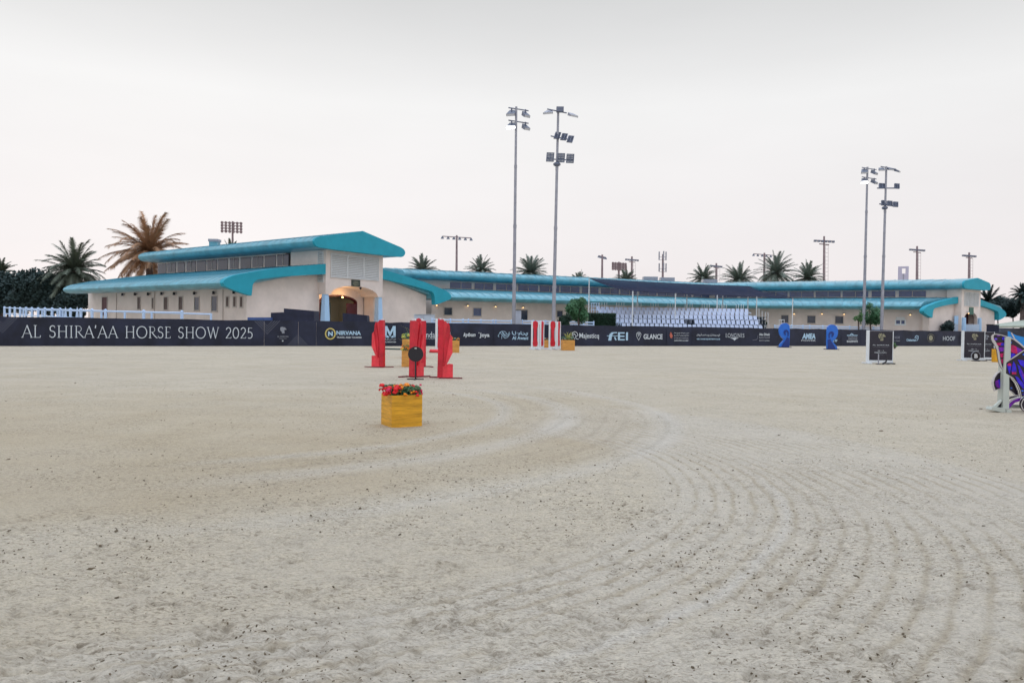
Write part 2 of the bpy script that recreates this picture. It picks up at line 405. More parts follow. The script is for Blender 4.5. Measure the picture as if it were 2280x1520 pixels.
# ------------------------------------------------------------------ stable buildings
def rot90(v): return Vector((-v.y, v.x))
class Wing:
    def __init__(s, P0, L0, P1, L1):
        s.P0, s.L0, s.P1, s.L1 = map(lambda q: Vector((q[0], q[1])), (P0, L0, P1, L1))
    def w(s, q, a, z):
        p = s.P0.lerp(s.P1, a) + s.L0.lerp(s.L1, a)*q
        return Vector((p.x, p.y, z))
    def sweep(s, mb, prof, a0, a1): return mb.prism([s.w(q, a0, z) for q, z in prof], [s.w(q, a1, z) for q, z in prof])
    def plane(s, q, flip=False):
        A, B = s.w(q, 0, 0), s.w(q, 1, 0); return Plane(B, A-B) if flip else Plane(A, B-A)
H = 13.5
nv = lambda v: (H-v)/H
def prof_aisle(k): # k = heights: top at clerestory
    t = k
    return [(nv(3.35), t), (nv(7.5), t-.25*(t-5.2)*1.6), (nv(11.2), 5.2+.22*(t-5.2)), (nv(12.2), 5.33), (nv(12.8), 5.18), (nv(13.2), 5.0), (nv(13.42), 4.86),
            (nv(13.5), 4.7), (nv(13.42), 4.53), (nv(13.2), 4.4), (nv(12.8), 4.33), (nv(12.2), 4.33), (nv(10.7), 4.45), (nv(10.7), 4.8), (nv(3.35), t-.55)]
def prof_upper(z0, zr):
    h = [(5.0, z0+.04), (5.28, z0+.14), (5.46, z0+.32), (5.52, z0+.52), (5.44, z0+.7), (5.24, z0+.86), (4.9, z0+.98)]
    L_ = [(nv(v), z) for v, z in h]
    R_ = [(2-q, z) for q, z in reversed(L_)]
    return [(nv(3.3), z0)] + L_ + [(1, zr)] + R_ + [(2-nv(3.3), z0)]
FASC = [(3.45, 0.0), (9.3, -.88), (11.8, -1.42), (12.6, -1.62), (13.1, -1.82), (13.42, -2.05), (13.5, -2.25), (13.35, -2.5), (12.5, -2.78), (11.5, -3.05), (10.95, -3.15), (10.85, -2.3), (10.7, -2.0), (10.4, -1.82), (9.6, -1.68), (8.0, -1.42), (3.45, -.92)]
def mirror(prof): return [(2-q, z) for q, z in prof]

# --- building A with the entrance tower
FA = Plane((-22.5, 58.1), (.594, .804))       # facade plane, D from the left tip to the right tip
FA.N = Vector((.804, -.594, 0))
cA = 13.3
AX = Vector((-.804, .594, 0))
def fa(v, t, z): return FA.P + FA.D*(cA+v) + AX*t + Vector((0, 0, z))      # v from the centre line, t backwards
bA = thing('stable_building', FA.P + FA.D*cA, 'long stable block with a louvred gable tower over a lit arched doorway', 'building')
tA = fa(-13.5, 1.05, 0); LA = FA.D*13.5
wA = Wing(tA.xy, LA.xy, (tA+AX*28.0).xy, LA.xy)
KA, ZA, RA = 6.95, 8.2, 10.15
def wall_solids(mb, W, K, Z, a0c=0.0, a0=0.0):
    e = nv(10.7); c = nv(3.3)
    lo = [(e, 0), (e, 4.75), (c, K-.5), (c, 0)]
    W.sweep(mb, lo, a0, 1); W.sweep(mb, mirror(lo), a0, 1)
    W.sweep(mb, [(c+.0002, 0), (c+.0002, Z+.03), (2-c-.0002, Z+.03), (2-c-.0002, 0)], a0c, 1)
mb = MB(); wall_solids(mb, wA, KA, ZA, 5.0/28); mb.build('wall', m_wall, bA)
mb = MB()
def strip(mb, W, prof, n=1, a0=0, a1=1):
    for i in range(n): W.sweep(mb, prof, a0+(a1-a0)*i/n, a0+(a1-a0)*(i+1)/n)
wA.sweep(mb, prof_aisle(KA), -.6/28, .97); wA.sweep(mb, mirror(prof_aisle(KA)), -.6/28, .97); mb.build('roof', m_roof, bA, 40)
mb = MB(); wA.sweep(mb, prof_upper(ZA, RA), -1.75/28, 1.0); mb.build('roof', m_roof, bA, 40)
def ribs(W, prof, n, par, a0, a1, top):
    mb = MB(); P = [p for p in prof[:top]]
    for k in range(n+1):
        a = a0+(a1-a0)*k/n; e = .035/ (W.P1-W.P0).length
        for (q0, z0), (q1, z1) in zip(P, P[1:]):
            mb.hexa([W.w(q0,a-e,z0-.02),W.w(q0,a+e,z0-.02),W.w(q1,a+e,z1-.02),W.w(q1,a-e,z1-.02),W.w(q0,a-e,z0+.035),W.w(q0,a+e,z0+.035),W.w(q1,a+e,z1+.035),W.w(q1,a-e,z1+.035)])
    mb.build('roof_seams', m_roofrib, par)
ribs(wA, prof_aisle(KA), 34, bA, -.01, .965, 7)
ribs(wA, list(reversed(prof_upper(ZA, RA)[5:9])), 34, bA, -.05, .99, 4)
# gable and side fascias (flat teal panels closing the roofs)
mb = MB(); pu = prof_upper(ZA-.03, RA+.03)
mb.prism([wA.w(q, -2.0/28, z) for q, z in pu], [wA.w(q, -1.752/28, z) for q, z in pu]); mb.build('gable_panel', m_fascia, bA, 40)
for sgn in (-1, 1):
    mb = MB(); mb.prism([fa(sgn*v, .0, KA+z) for v, z in FASC], [fa(sgn*v, .5, KA+z) for v, z in FASC]); mb.build('fascia_panel', m_fascia, bA, 40)
# tower front wall with the arch cut out
def arch(hw, zs, zc, n=14): return [(hw*math.cos(math.pi*i/n), zs+(zc-zs)*math.sin(math.pi*i/n)) for i in range(n+1)]
TW = 3.45
poly = [(-TW, 4.25), (-TW, ZA), (TW, ZA), (TW, 4.25)] + [(v, z) for v, z in arch(2.85, 4.25, 5.15)]
mb = MB(); mb.prism([fa(v, 0, z) for v, z in poly], [fa(v, .35, z) for v, z in poly]); 
for sgn in (-1, 1):
    x0, x1 = sgn*(TW-.3), sgn*TW
    mb.hexa([fa(x0,.35,4.25),fa(x1,.35,4.25),fa(x1,5.0,4.25),fa(x0,5.0,4.25),fa(x0,.35,ZA),fa(x1,.35,ZA),fa(x1,5.0,ZA),fa(x0,5.0,ZA)])
mb.build('tower_wall', m_wall, bA)
# vaulted porch ceiling and back wall of the porch with the inner arch
mb = MB(); A_ = arch(2.84, 4.27, 5.14)
for i in range(len(A_)-1):
    (v0, z0), (v1, z1) = A_[i], A_[i+1]
    mb.prism([fa(v0, .35, z0), fa(v1, .35, z1), fa(v1, .35, z1+.12), fa(v0, .35, z0+.12)], [fa(v0, 2.4, z0), fa(v1, 2.4, z1), fa(v1, 2.4, z1+.12), fa(v0, 2.4, z0+.12)])
mb.build('porch_vault', m_wall, bA)
mb = MB(); poly = [(-3.14, 0), (-3.14, 6), (3.14, 6), (3.14, 0), (2.3, 0)] + arch(2.3, 3.7, 4.35) + [(-2.3, 0)]
mb.prism([fa(v, 2.4, z) for v, z in poly], [fa(v, 2.65, z) for v, z in poly]); mb.build('porch_wall', m_wall, bA)
mb = MB(); P_ = arch(2.3, 3.7, 4.35); 
for i in range(len(P_)-1):
    (v0, z0), (v1, z1) = P_[i], P_[i+1]; mb.prism([fa(v0, 2.3, z0), fa(v1, 2.3, z1), fa(v1, 2.3, z1-.14), fa(v0, 2.3, z0-.14)], [fa(v0, 2.7, z0), fa(v1, 2.7, z1), fa(v1, 2.7, z1-.14), fa(v0, 2.7, z0-.14)])
for s_ in (-1, 1): mb.hexa([fa(s_*2.3,2.3,0),fa(s_*2.16,2.3,0),fa(s_*2.16,2.7,0),fa(s_*2.3,2.7,0),fa(s_*2.3,2.3,3.7),fa(s_*2.16,2.3,3.7),fa(s_*2.16,2.7,3.7),fa(s_*2.3,2.7,3.7)])
mb.build('door_frame', m_door, bA)
# passage walls
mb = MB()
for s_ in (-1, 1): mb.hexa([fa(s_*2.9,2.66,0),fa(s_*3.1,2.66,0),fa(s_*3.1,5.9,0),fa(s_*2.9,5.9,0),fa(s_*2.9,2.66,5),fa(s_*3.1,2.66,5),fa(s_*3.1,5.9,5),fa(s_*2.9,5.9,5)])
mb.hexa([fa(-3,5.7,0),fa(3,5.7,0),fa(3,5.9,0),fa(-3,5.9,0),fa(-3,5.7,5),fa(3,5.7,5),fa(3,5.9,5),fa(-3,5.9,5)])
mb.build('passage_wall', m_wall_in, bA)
def leaf(v0, t0, v1, t1, mt):
    mb = MB(); p = [fa(v0,t0,.05), fa(v1,t1,.05), fa(v1,t1+.08,.05), fa(v0,t0+.08,.05)]
    mb.hexa(p+[q+Vector((0,0,3.55)) for q in p]); d = mb.build('door', mt, bA)
    for zz in (.4, 1.5, 2.6):
        pass
    h = MB(); a = fa(v0*.2+v1*.8, t0*.2+t1*.8, 1.1); h.box((a.x+.05, a.y-.12, a.z), (.05, .08, .3)); h.build('handle', m_metal, d)
leaf(-2.12, 2.25, -1.2, 2.0, m_doord); leaf(2.12, 2.25, .75, 2.0, m_door)
for s_ in (-1, 1):     # tapered white columns
    c0 = fa(s_*(TW-.22), .3, 0); mb = MB()
    mb.hexa([c0+FA.D*a+AX*b+Vector((0,0,z)) for z, k in ((0,.36),(4.25,.21)) for a, b in ((-k,-k),(k,-k),(k,k),(-k,k))])
    mb.build('column', m_colwhite, bA)
# louvres
def louvre(P, D, a0, a1, z0, z1, parent):
    pl = Plane((P.x, P.y), (D.x, D.y)); 
    f = MB(); t = .07
    f.pbox(pl, a0, a1, z0-t, z0, 0, .09); f.pbox(pl, a0, a1, z1, z1+t, 0, .09); f.pbox(pl, a0-t, a0, z0-t, z1+t, 0, .09); f.pbox(pl, a1, a1+t, z0-t, z1+t, 0, .09)
    fo = f.build('louvre_panel', m_louvre, parent)
    s_ = MB(); n = 13; h = (z1-z0)/n
    for i in range(n):
        z = z0+i*h
        s_.prism([pl.w(a0, z+.02, .075), pl.w(a0, z+.05, .08), pl.w(a0, z+h*.98, .02), pl.w(a0, z+h*.8, .012)], [pl.w(a1, z+.02, .075), pl.w(a1, z+.05, .08), pl.w(a1, z+h*.98, .02), pl.w(a1, z+h*.8, .012)])
    s_.build('slats', m_louvre, fo)
    s2 = MB(); s2.pbox(pl, a0, a1, z0, z1, .002, .006); s2.build('backing', m_soffit, fo)
for a, b in ((-2.85, -1.06), (-.92, .90), (1.04, 2.82)):
    louvre(fa(0, 0, 0), FA.D, a, b, 5.85, 7.9, bA)
louvre(fa(-TW, .2, 0), -AX, -.75, -.12, 5.4, 8.0, bA)
# sign over the arch
plF = Plane(FA.P.xy, FA.D.xy)
mb = MB(); mb.pbox(plF, cA-.5, cA+.55, 5.1, 5.72, .01, .06); sg = mb.build('sign_plate', mat('dark_olive_plate', (.035, .05, .04), .3, .2), bA)
mb = MB()
for i, (z, hw) in enumerate(((5.55, .25), (5.44, .33), (5.30, .36), (5.2, .2))): mb.pbox(plF, cA+.02-hw, cA+.02+hw, z, z+.035, .06, .064)
mb.build('lettering', m_goldd, sg)
# porch lamps (lit in the photo)
for v, t in ((-1.9, 1.2), (.1, 1.2)):
    p = fa(v, 1.9, 4.15); mb = MB(); mb.ball(p, .09, 8, 6); mb.build('porch_lamp', m_bulb, bA)
    l = bpy.data.lights.new('porch_light', 'POINT'); l.energy = 4.0; l.color = (1, .55, .2); l.shadow_soft_size = .1
    lo = bpy.data.objects.new('porch_light', l); COL.objects.link(lo); lo.location = p + FA.N*.25
    lo.parent = bA; lo.location = (p+FA.N*.25)-ORG[bA.name]
p = fa(.55, .1, 4.98); mb = MB(); mb.ball(p+FA.N*.2, .12, 8, 6); mb.build('security_camera', m_blacksteel, bA)

def clerestory(W, K, Z, par, n, wide=(), a0=0, a1=1, glass=m_glass):
    """windows between the two roofs"""
    q = nv(3.3); pl = W.plane(q)
    tot = (W.w(q, 1, 0)-W.w(q, 0, 0)).length; st = tot*(a1-a0)/n
    if (W.w(q, .5, 0)-Vector((0, 0, 0))).dot(pl.N) > 0: pl.N = -pl.N
    for i in range(n):
        s0 = tot*a0 + i*st; pw = .28 if (i % 5) in (1,) else .13
        mb = MB(); mb.pbox(pl, s0+pw, s0+st-pw, K+.02, Z-.12, -.05, .05); wd = mb.build('window', m_brownwin if glass is m_glass and i == 0 else glass, par)
        if i % 2 == 0 or n < 14:
            f = MB(); c = (s0+st/2); f.pbox(pl, c-.03, c+.03, K+.05, Z-.12, .05, .08); f.pbox(pl, s0+pw, s0+st-pw, K+.02, K+.09, .05, .09); f.build('frame', m_wframe, wd)
clerestory(wA, KA, ZA, bA, 14, a0=.012)

def long_wall(W): 
    pl = W.plane(nv(10.7))
    if W.w(nv(10.7), .5, 0).dot(pl.N) > 0: pl.N = -pl.N
    return pl
def window(pl, px0, py0, px1, py1, mt, par, fr=.07, name='window', fmat=None):
    a0, zt = pl.hit(px0, py0); a1, zb = pl.hit(px1, py1)
    if a0 > a1: a0, a1 = a1, a0
    f = MB()
    for b in ((a0-fr, a1+fr, zb-fr, zb), (a0-fr, a1+fr, zt, zt+fr), (a0-fr, a0, zb, zt), (a1, a1+fr, zb, zt)): f.pbox(pl, *b, 0, .06)
    f.pbox(pl, a0-fr*1.5, a1+fr*1.5, zb-fr*1.6, zb-fr, 0, .1)
    fo = f.build(name, fmat or m_wframe, par)
    g = MB(); g.pbox(pl, a0, a1, zb, zt, -.02, .02); g.build('pane', mt, fo)
    return fo
plA = long_wall(wA)
for (x, y0, y1, hw) in ((310, 662, 688, 3), (370, 662, 689, 4), (403, 661, 689, 4), (439, 662, 690, 5), (478, 660, 692, 6), (507, 661, 682, 2.6), (523, 661, 682, 2.6), (538, 661, 683, 2.6)):
    window(plA, x-hw, y0, x+hw, y1, m_brownwin if hw < 5 else m_glass, bA)
window(plA, 228, 662, 239, 702, m_door, bA, name='side_door')
window(plA, 345-6, 664, 345-3, 686, m_brownwin, bA)
for x, y in ((277, 655), (305, 654), (334, 654), (364, 653), (392, 653), (437, 652), (480, 651), (525, 650)):
    a, z = plA.hit(x, y); p = plA.w(a, z, .2); mb = MB(); mb.tube(p+plA.N*-.2, p, .03, .03, 6); mb.ball(p, .12, 8, 6); mb.tube(p-Vector((0,0,.16)), p, .14, .06, 8); mb.build('wall_lamp', m_blacksteel, bA)
for px in (497, 260, 345): 
    a, z = plA.hit(px, 690); mb = MB(); mb.tube(plA.w(a, 0, .05), plA.w(a, 4.4, .05), .035, .035, 6); mb.build('downpipe', m_wframe, bA)
mb = MB(); mb.tube(plA.w(.2, 1.35, .04), plA.w(27, 1.35, .04), .03, .03, 6); mb.build('conduit', m_soffit, bA)
# roof vent on A
q = wA.w(.99, .78, 9.9); mb = MB(); mb.box((q.x, q.y, 10.2), (.9, .9, .7)); mb.build('roof_vent_neck', m_roof, bA); mb = MB(); mb.box((q.x, q.y, 10.66), (1.05, 1.05, .28)); mb.build('roof_vent', m_metal, bA)

# --- building B and C, farther wings
K2, Z2, R2 = 6.05, 7.0, 8.45
PB0 = fa(13.9, .9, 0).xy; PB1 = Vector((28.8, 95.0)); PC1 = Vector((49.0, 89.0))
B_L0 = Vector((-9.2, 8.2)); mitre = Vector((-.9, 14.2))
bB = thing('stable_building', (11, 87, 0), 'low stable wing with teal roofs stretching between the tower block and the shaded stand', 'building')
wB = Wing(PB0, B_L0, PB1, mitre)
UC = Vector((.839, .545)); NC = Vector((.545, -.839)); 
Hc = 10.25
wC = Wing(PB1, mitre, PC1, UC*Hc)
bC = thing('stable_building', (40, 96, 0), 'low stable wing with teal roofs ending in a small gable tower by the white wall', 'building')
for W, par, nw in ((wB, bB, 13), (wC, bC, 8)):
    mb = MB(); wall_solids(mb, W, K2, Z2); mb.build('wall', m_wall, par)
    mb = MB(); ap = prof_aisle(K2); b1 = .999 if W is wB else 1.0
    W.sweep(mb, ap, 0.001, b1); W.sweep(mb, mirror(ap), 0.001, b1); mb.build('roof', m_roof, par, 40)
    mb = MB(); W.sweep(mb, prof_upper(Z2, R2), 0.001, b1); mb.build('roof', m_roof, par, 40)
    ribs(W, prof_aisle(K2), 40 if W is wB else 22, par, .02, .98, 7); ribs(W, list(reversed(prof_upper(Z2, R2)[5:9])), 40 if W is wB else 22, par, .02, .98, 4)
    clerestory(W, K2, Z2, par, nw, a0=.15 if W is wB else .02, a1=1 if W is wB else .9, glass=m_glassblue)
plB, plC = long_wall(wB), long_wall(wC)
for x0, y0, x1, y1 in ((989, 685, 1006, 701), (1054, 686, 1071, 703), (1240, 692, 1252, 705)): window(plB, x0, y0, x1, y1, m_glassblue if x0 == 1054 else m_glass, bB)
window(plB, 1148, 690, 1174, 712, m_glass, bB, name='stable_door')
for x0, y0, x1, y1 in ((1740, 702, 1755, 718), (1798, 703, 1815, 719), (1860, 704, 1877, 720)): window(plC, x0, y0, x1, y1, m_glass, bC)
wf = window(plC, 1995, 713, 2014, 721, m_glassblue, bC, .12, fmat=m_white)
a0, z0 = plC.hit(2004, 721); a1, z1 = plC.hit(2006, 713); mb = MB(); mb.pbox(plC, a0, a0+.12, z0, z1, .02, .07); mb.build('mullion', m_white, wf)
a0, z0 = plC.hit(1995, 712); a1, z1 = plC.hit(2014, 706); mb = MB(); mb.pbox(plC, min(a0,a1), max(a0,a1), z0, z1, .01, .3); mb.build('shutter_box', m_louvre, wf)
def lamp_on(pl, x, y, par, mt=m_bulb):
    a, z = pl.hit(x, y); p = pl.w(a, z, .25); mb = MB(); mb.tube(pl.w(a, z+.12, 0), p+Vector((0,0,.12)), .03, .03, 6); mb.tube(p, p+Vector((0,0,.16)), .16, .05, 8); o = mb.build('wall_lamp', m_metal, par)
    b = MB(); b.ball(p, .085, 8, 6); b.build('bulb', mt, o)
for x, y in ((971, 679), (1040, 680), (1102, 682), (1163, 684), (1570, 694)): lamp_on(plB, x, y, bB)
lamp_on(plB, 1604, 695, bB, m_bulbred)
for x, y in ((1768, 698), (1830, 698), (1879, 699), (2026, 700)): lamp_on(plC, x, y, bC)
for x, par, W, a in ((1455, bB, wB, .80), (1487, bB, wB, .86), (1655, bC, wC, .02)):
    q = W.w(.93, a, 0); mb = MB(); mb.box((q.x, q.y, 8.45), (2.0, 1.2, .8)); mb.build('roof_vent', m_metal, par)
# C facade: tower, gable, fascias
def fc(u, o, z): p = PC1 + UC*u + NC*o; return Vector((p.x, p.y, z))
cC, twC = 9.25, 2.35
mb = MB(); poly = [(cC-twC, 0), (cC-twC, Z2), (cC+twC, Z2), (cC+twC, 0), (cC+1.6, 0)] + [(cC+1.6*math.cos(math.pi*i/10), 3.4+.8*math.sin(math.pi*i/10)) for i in range(11)] + [(cC-1.6, 0)]
mb.prism([fc(u, 1.3, z) for u, z in poly], [fc(u, .95, z) for u, z in poly])
for u in (cC-twC, cC+twC-.3): mb.hexa([fc(u,.95,0),fc(u+.3,.95,0),fc(u+.3,-.5,0),fc(u,-.5,0),fc(u,.95,Z2),fc(u+.3,.95,Z2),fc(u+.3,-.5,Z2),fc(u,-.5,Z2)])
mb.build('tower_wall', m_wall, bC)
mb = MB(); mb.hexa([fc(cC-2,.05,0),fc(cC+2,.05,0),fc(cC+2,-.1,0),fc(cC-2,-.1,0),fc(cC-2,.05,4.6),fc(cC+2,.05,4.6),fc(cC+2,-.1,4.6),fc(cC-2,-.1,4.6)]); mb.build('door', m_door, bC)
mb = MB(); g = [(cC+(q-1)*7.3*1.12, z) for q, z in prof_upper(Z2, R2)]
mb.prism([fc(u, 2.0, z) for u, z in g], [fc(u, 1.75, z) for u, z in g]); mb.build('gable_panel', m_fascia, bC, 40)
mb = MB(); mb.prism([fc(u, 1.75, z-.01) for u, z in g], [fc(u, -.6, z-.01) for u, z in g]); mb.build('roof', m_roof, bC, 40)
for sgn in (-1, 1):
    mb = MB(); sc = Hc/H; pts = [(cC+sgn*(twC+.02+(v-3.45)*(Hc-twC)/(H-3.45)), K2+z*.86) for v, z in FASC]
    mb.prism([fc(u, .9, z) for u, z in pts], [fc(u, .35, z) for u, z in pts]); mb.build('fascia_panel', m_fascia, bC, 40)
    u0_, u1_ = cC+sgn*twC, cC+sgn*(twC+(10.7-3.45)*(Hc-twC)/(H-3.45)); mb = MB()
    lo = [(u0_, 0), (u0_, K2-.5), (u1_, 4.6), (u1_, 0)]
    mb.prism([fc(u, .4, z) for u, z in lo], [fc(u, -.4, z) for u, z in lo]); mb.build('end_wall', m_wall, bC)
plC2 = Plane(fc(cC, 1.3, 0).xy, UC)
for a, b in ((-1.7, -.62), (-.54, .54), (.62, 1.7)): louvre(fc(cC, 1.3, 0), UC.to_3d(), a, b, 5.0, 6.6, bC)
mb = MB(); mb.pbox(plC2, -.5, .5, 3.9, 4.8, .01, .08); mb.build('sign_plate', mat('green_plate', (.02, .12, .09), .4, .2), bC)
for s_ in (-1, 1):
    mb = MB(); p = fc(cC+s_*1.95, 1.4, 0); mb.tube(p, p+Vector((0,0,3.5)), .33, .24, 8); mb.build('column', m_colwhite, bC, 40)
lamp_on(plC2, 2152, 697, bC)

# ------------------------------------------------------------------ banner fence
HB = Plane((-30.9, 44.2), (81.9, 43.6))
def hbz(px): return HB.hit(px, 770)[0]
fen = thing('banner_fence', HB.w(0, 0), 'long dark printed banner fence closing the far side of the arena', 'fence')
seams = [-420, -260, -90, 588, 664, 704, 838, 895, 1005, 1098, 1206, 1275, 1345, 1408, 1483, 1540, 1606, 1668, 1722, 1772, 1824, 1872, 1915, 1965, 2010, 2052, 2090, 2135, 2185, 2240, 2330, 2460, 2640]
panels = []
FH = 1.80
rng = random.Random(4)
for i in range(len(seams)-1):
    a0, a1 = hbz(seams[i]), hbz(seams[i+1]); mb = MB(); n = max(2, int((a1-a0)/1.2))
    h0, h1 = FH+.0, FH+.0
    P = []; F = []
    for k in range(n+1):
        a = a0+.01+(a1-a0-.02)*k/n; ww = .025*math.sin(k*1.3+i)
        top = FH-.045*math.sin(math.pi*((k/n*3) % 1))-.01*math.sin(k*2.1+i)
        P += [HB.w(a, .0, .02+ww*.3), HB.w(a, .9, .03+ww), HB.w(a, top, .02), HB.w(a, top, -.03), HB.w(a, 0, -.03)]
    for k in range(n):
        b = k*5; F += [(b, b+5, b+6, b+1), (b+1, b+6, b+7, b+2), (b+2, b+7, b+8, b+3), (b+3, b+8, b+9, b+4)]
    mb.add(P, F); o = mb.build('banner_panel', m_banner, fen, 60); panels.append((seams[i], seams[i+1], o))
mb = MB()
for k in range(60):
    a = -20+k*2.4; mb.tube(HB.w(a, 0, -.1), HB.w(a, FH-.02, -.1), .03, .03, 6)
mb.build('post_row', m_steeld, fen)
def panel_at(px):
    for a, b, o in panels:
        if a <= px < b: return o
def text_mesh(body, pl, a0, a1, z0, z1, out, bold=0.0, shear=0):
    c = bpy.data.curves.new('txt', 'FONT'); c.body = body; c.offset = bold; c.resolution_u = 3; c.shear = shear
    o = bpy.data.objects.new('txt', c); COL.objects.link(o); bpy.context.view_layer.update()
    me = bpy.data.meshes.new_from_object(o.evaluated_get(bpy.context.evaluated_depsgraph_get()))
    V = [v.co.copy() for v in me.vertices]; F = [tuple(p.vertices) for p in me.polygons]
    bpy.data.objects.remove(o); bpy.data.curves.remove(c); bpy.data.meshes.remove(me)
    xs = [v.x for v in V]; ys = [v.y for v in V]; x0, x1, y0, y1 = min(xs), max(xs), min(ys), max(ys)
    mb = MB(); mb.add([pl.w(a0+(v.x-x0)/(x1-x0)*(a1-a0), z0+(v.y-y0)/(y1-y0)*(z1-z0), out) for v in V], F); return mb
# thin serif capitals drawn as strokes (x right, y up, cap height 1, width given)
def arcp(cx, cy, rx, ry, a0, a1, n=12): return [(cx+rx*math.cos(R(a0+(a1-a0)*i/n)), cy+ry*math.sin(R(a0+(a1-a0)*i/n))) for i in range(n+1)]
def sf(x, y, w=.1): return [(x-w, y), (x+w, y)]
SERIF = {
 'A': (.74, [[(.04, 0), (.37, 1)]], [[(.37, 1), (.70, 0)]], [[(.15, .33), (.58, .33)], sf(.04, 0, .07), sf(.70, 0, .09)]),
 'L': (.56, [[(.5, 0), (.52, .16)]], [[(.14, 0), (.14, 1)]], [[(.04, 0), (.5, 0)], sf(.14, 1)]),
 'S': (.52, [], [arcp(.27, .75, .19, .24, 60, 230, 9)+arcp(.25, .27, .2, .26, 60, -125, 11)], [[(.42, .82), (.42, .96)], [(.07, .05), (.07, .2)]]),
 'H': (.82, [], [[(.14, 0), (.14, 1)], [(.68, 0), (.68, 1)]], [[(.14, .52), (.68, .52)], sf(.14, 0), sf(.14, 1), sf(.68, 0), sf(.68, 1)]),
 'I': (.32, [], [[(.16, 0), (.16, 1)]], [sf(.16, 0), sf(.16, 1)]),
 'R': (.66, [], [[(.14, 0), (.14, 1)], [(.3, .5), (.46, .25), (.68, .0)]], [[(.14, 1), (.3, 1)]+arcp(.3, .75, .22, .25, 90, -90, 9)+[(.14, .5)], sf(.14, 0), [(.04, 1), (.14, 1)], [(.64, 0), (.76, 0)]]),
 "'": (.14, [], [[(.06, 1.06), (.03, .84)]], []),
 'O': (.92, [], [arcp(.46, .5, .40, .51, 0, 360, 26)], []),
 'E': (.54, [], [[(.14, 0), (.14, 1)]], [[(.04, 0), (.47, 0)], [(.04, 1), (.45, 1)], [(.14, .52), (.38, .52)], [(.47, 0), (.48, .14)], [(.45, 1), (.45, .87)]]),
 'W': (1.06, [[(.34, 0), (.55, 1)], [(.76, 0), (1.0, 1)]], [[(.08, 1), (.34, 0)], [(.55, 1), (.76, 0)]], [sf(.08, 1, .09), sf(1.0, 1, .07)]),
 'N': (.84, [[(.14, 0), (.14, 1)], [(.7, 0), (.7, 1)]], [[(.14, 1), (.7, 0)]], [sf(.14, 0), sf(.70, 1)]),
 'G': (.8, [], [arcp(.44, .5, .38, .5, 50, 320, 18)], [[(.72, .06), (.72, .44)], [(.6, .44), (.82, .44)], [(.68, .8), (.68, .96)]]),
 '2': (.56, [], [arcp(.27, .73, .2, .27, 160, -25, 9)+[(.07, .02)]], [[(.07, .02), (.5, .02)], [(.5, .02), (.52, .14)]]),
 '0': (.62, [], [arcp(.3, .5, .25, .5, 0, 360, 22)], []),
 '5': (.54, [], [[(.14, 1), (.10, .55)]+arcp(.22, .31, .24, .3, 90, -120, 10)], [[(.14, .98), (.44, .98)]]),
 ' ': (.42, [], [], []),
}
def serif_mesh(body, pl, a0, a1, z0, z1, out, wt=.075, track=.08):
    W_ = sum(SERIF[c][0]+track for c in body)-track; sx = (a1-a0)/W_; sz = z1-z0; mb = MB(); x = 0
    for c in body:
        wd, thin, thick, ser = SERIF[c]
        for lst, k in ((thin, .6), (thick, 1.0), (ser, .5)):
            for s_ in lst: mb.ribbon(pl, [(a0+(x+p)*sx, z0+q*sz) for p, q in s_], wt*k*sz, out)
        x += wd+track
    return mb
def hb_text(body, px0, px1, py0, py1, mt=None, bold=0, shear=0, name='lettering', serif=False, wt=.075):
    a0, zt = HB.hit(px0, py0); a1, zb = HB.hit(px1, py1); par = panel_at((px0+px1)/2)
    zt = (zt+HB.hit(px1, py0)[1])/2; zb = (zb+HB.hit(px0, py1)[1])/2
    mb = serif_mesh(body, HB, a0, a1, zb, zt, .07, wt) if serif else text_mesh(body, HB, a0, a1, zb, zt, .07, bold, shear)
    return mb.build(name, mt or m_print, par)
def hb_lines(lines, wpx, mt, name='emblem', polys=()):
    mb = MB(); px = (lines or polys)[0][0][0]; par = panel_at(px)
    for l in lines:
        pts = [HB.hit(x, y, .07) for x, y in l]; sc = abs(HB.hit(px+1, 745)[1]-0)*0+ (HB.hit(px, 740)[1]-HB.hit(px, 760)[1])/20
        mb.ribbon(HB, pts, wpx*sc, .07)
    for q in polys:
        pts = [HB.hit(x, y, .07) for x, y in q]; mb.add([HB.w(a, z, .071) for a, z in pts], [tuple(range(len(pts)))])
    return mb.build(name, mt, par)
hb_text("AL SHIRA'AA HORSE SHOW 2025", 49, 563, 727, 752, serif=True, wt=.075)
def chevrons(cx, yt, n, step, half, up, mt=m_printline):
    s_ = -1 if up else 1
    hb_lines([[(cx-half+k*step, yt), (cx, yt+s_*(half-k*step)*1.03), (cx+half-k*step, yt)] for k in range(n)], .7, mt, 'chevron_print')
chevrons(6, 706, 4, 6, 33, False); chevrons(595, 714, 4, 5.5, 28, False); chevrons(663, 768.5, 4, 5, 22, True)
def horse(cx, cy, s, flip=1):
    pts = [(-.55,-.2),(-.5,-.55),(-.3,-.75),(-.1,-.65),(.1,-.8),(.18,-.62),(.5,-.62),(.6,-.72),(.62,-.5),(.85,-.28),(.95,-.1),(.8,0),(.55,-.08),(.42,.05),(.45,.35),(.5,.75),(-.15,.8),(-.1,.5),(-.3,.3),(-.5,.1)]
    return [(cx+x*s*flip, cy+y*s) for x, y in pts]
hb_lines([], 1, m_printgrey, 'horse_head_emblem', [horse(629, 734.5, 9.5)])
hb_text("AL SHIRA'AA", 617, 642, 747, 750.5, m_printgrey, .01); hb_text('HORSE SHOW', 621, 639, 752.5, 754.5, m_printgrey, .01); hb_lines([], 1, m_print, 'dot_emblem', [[(628, 757.5), (631, 757.5), (631, 760), (628, 760)]])
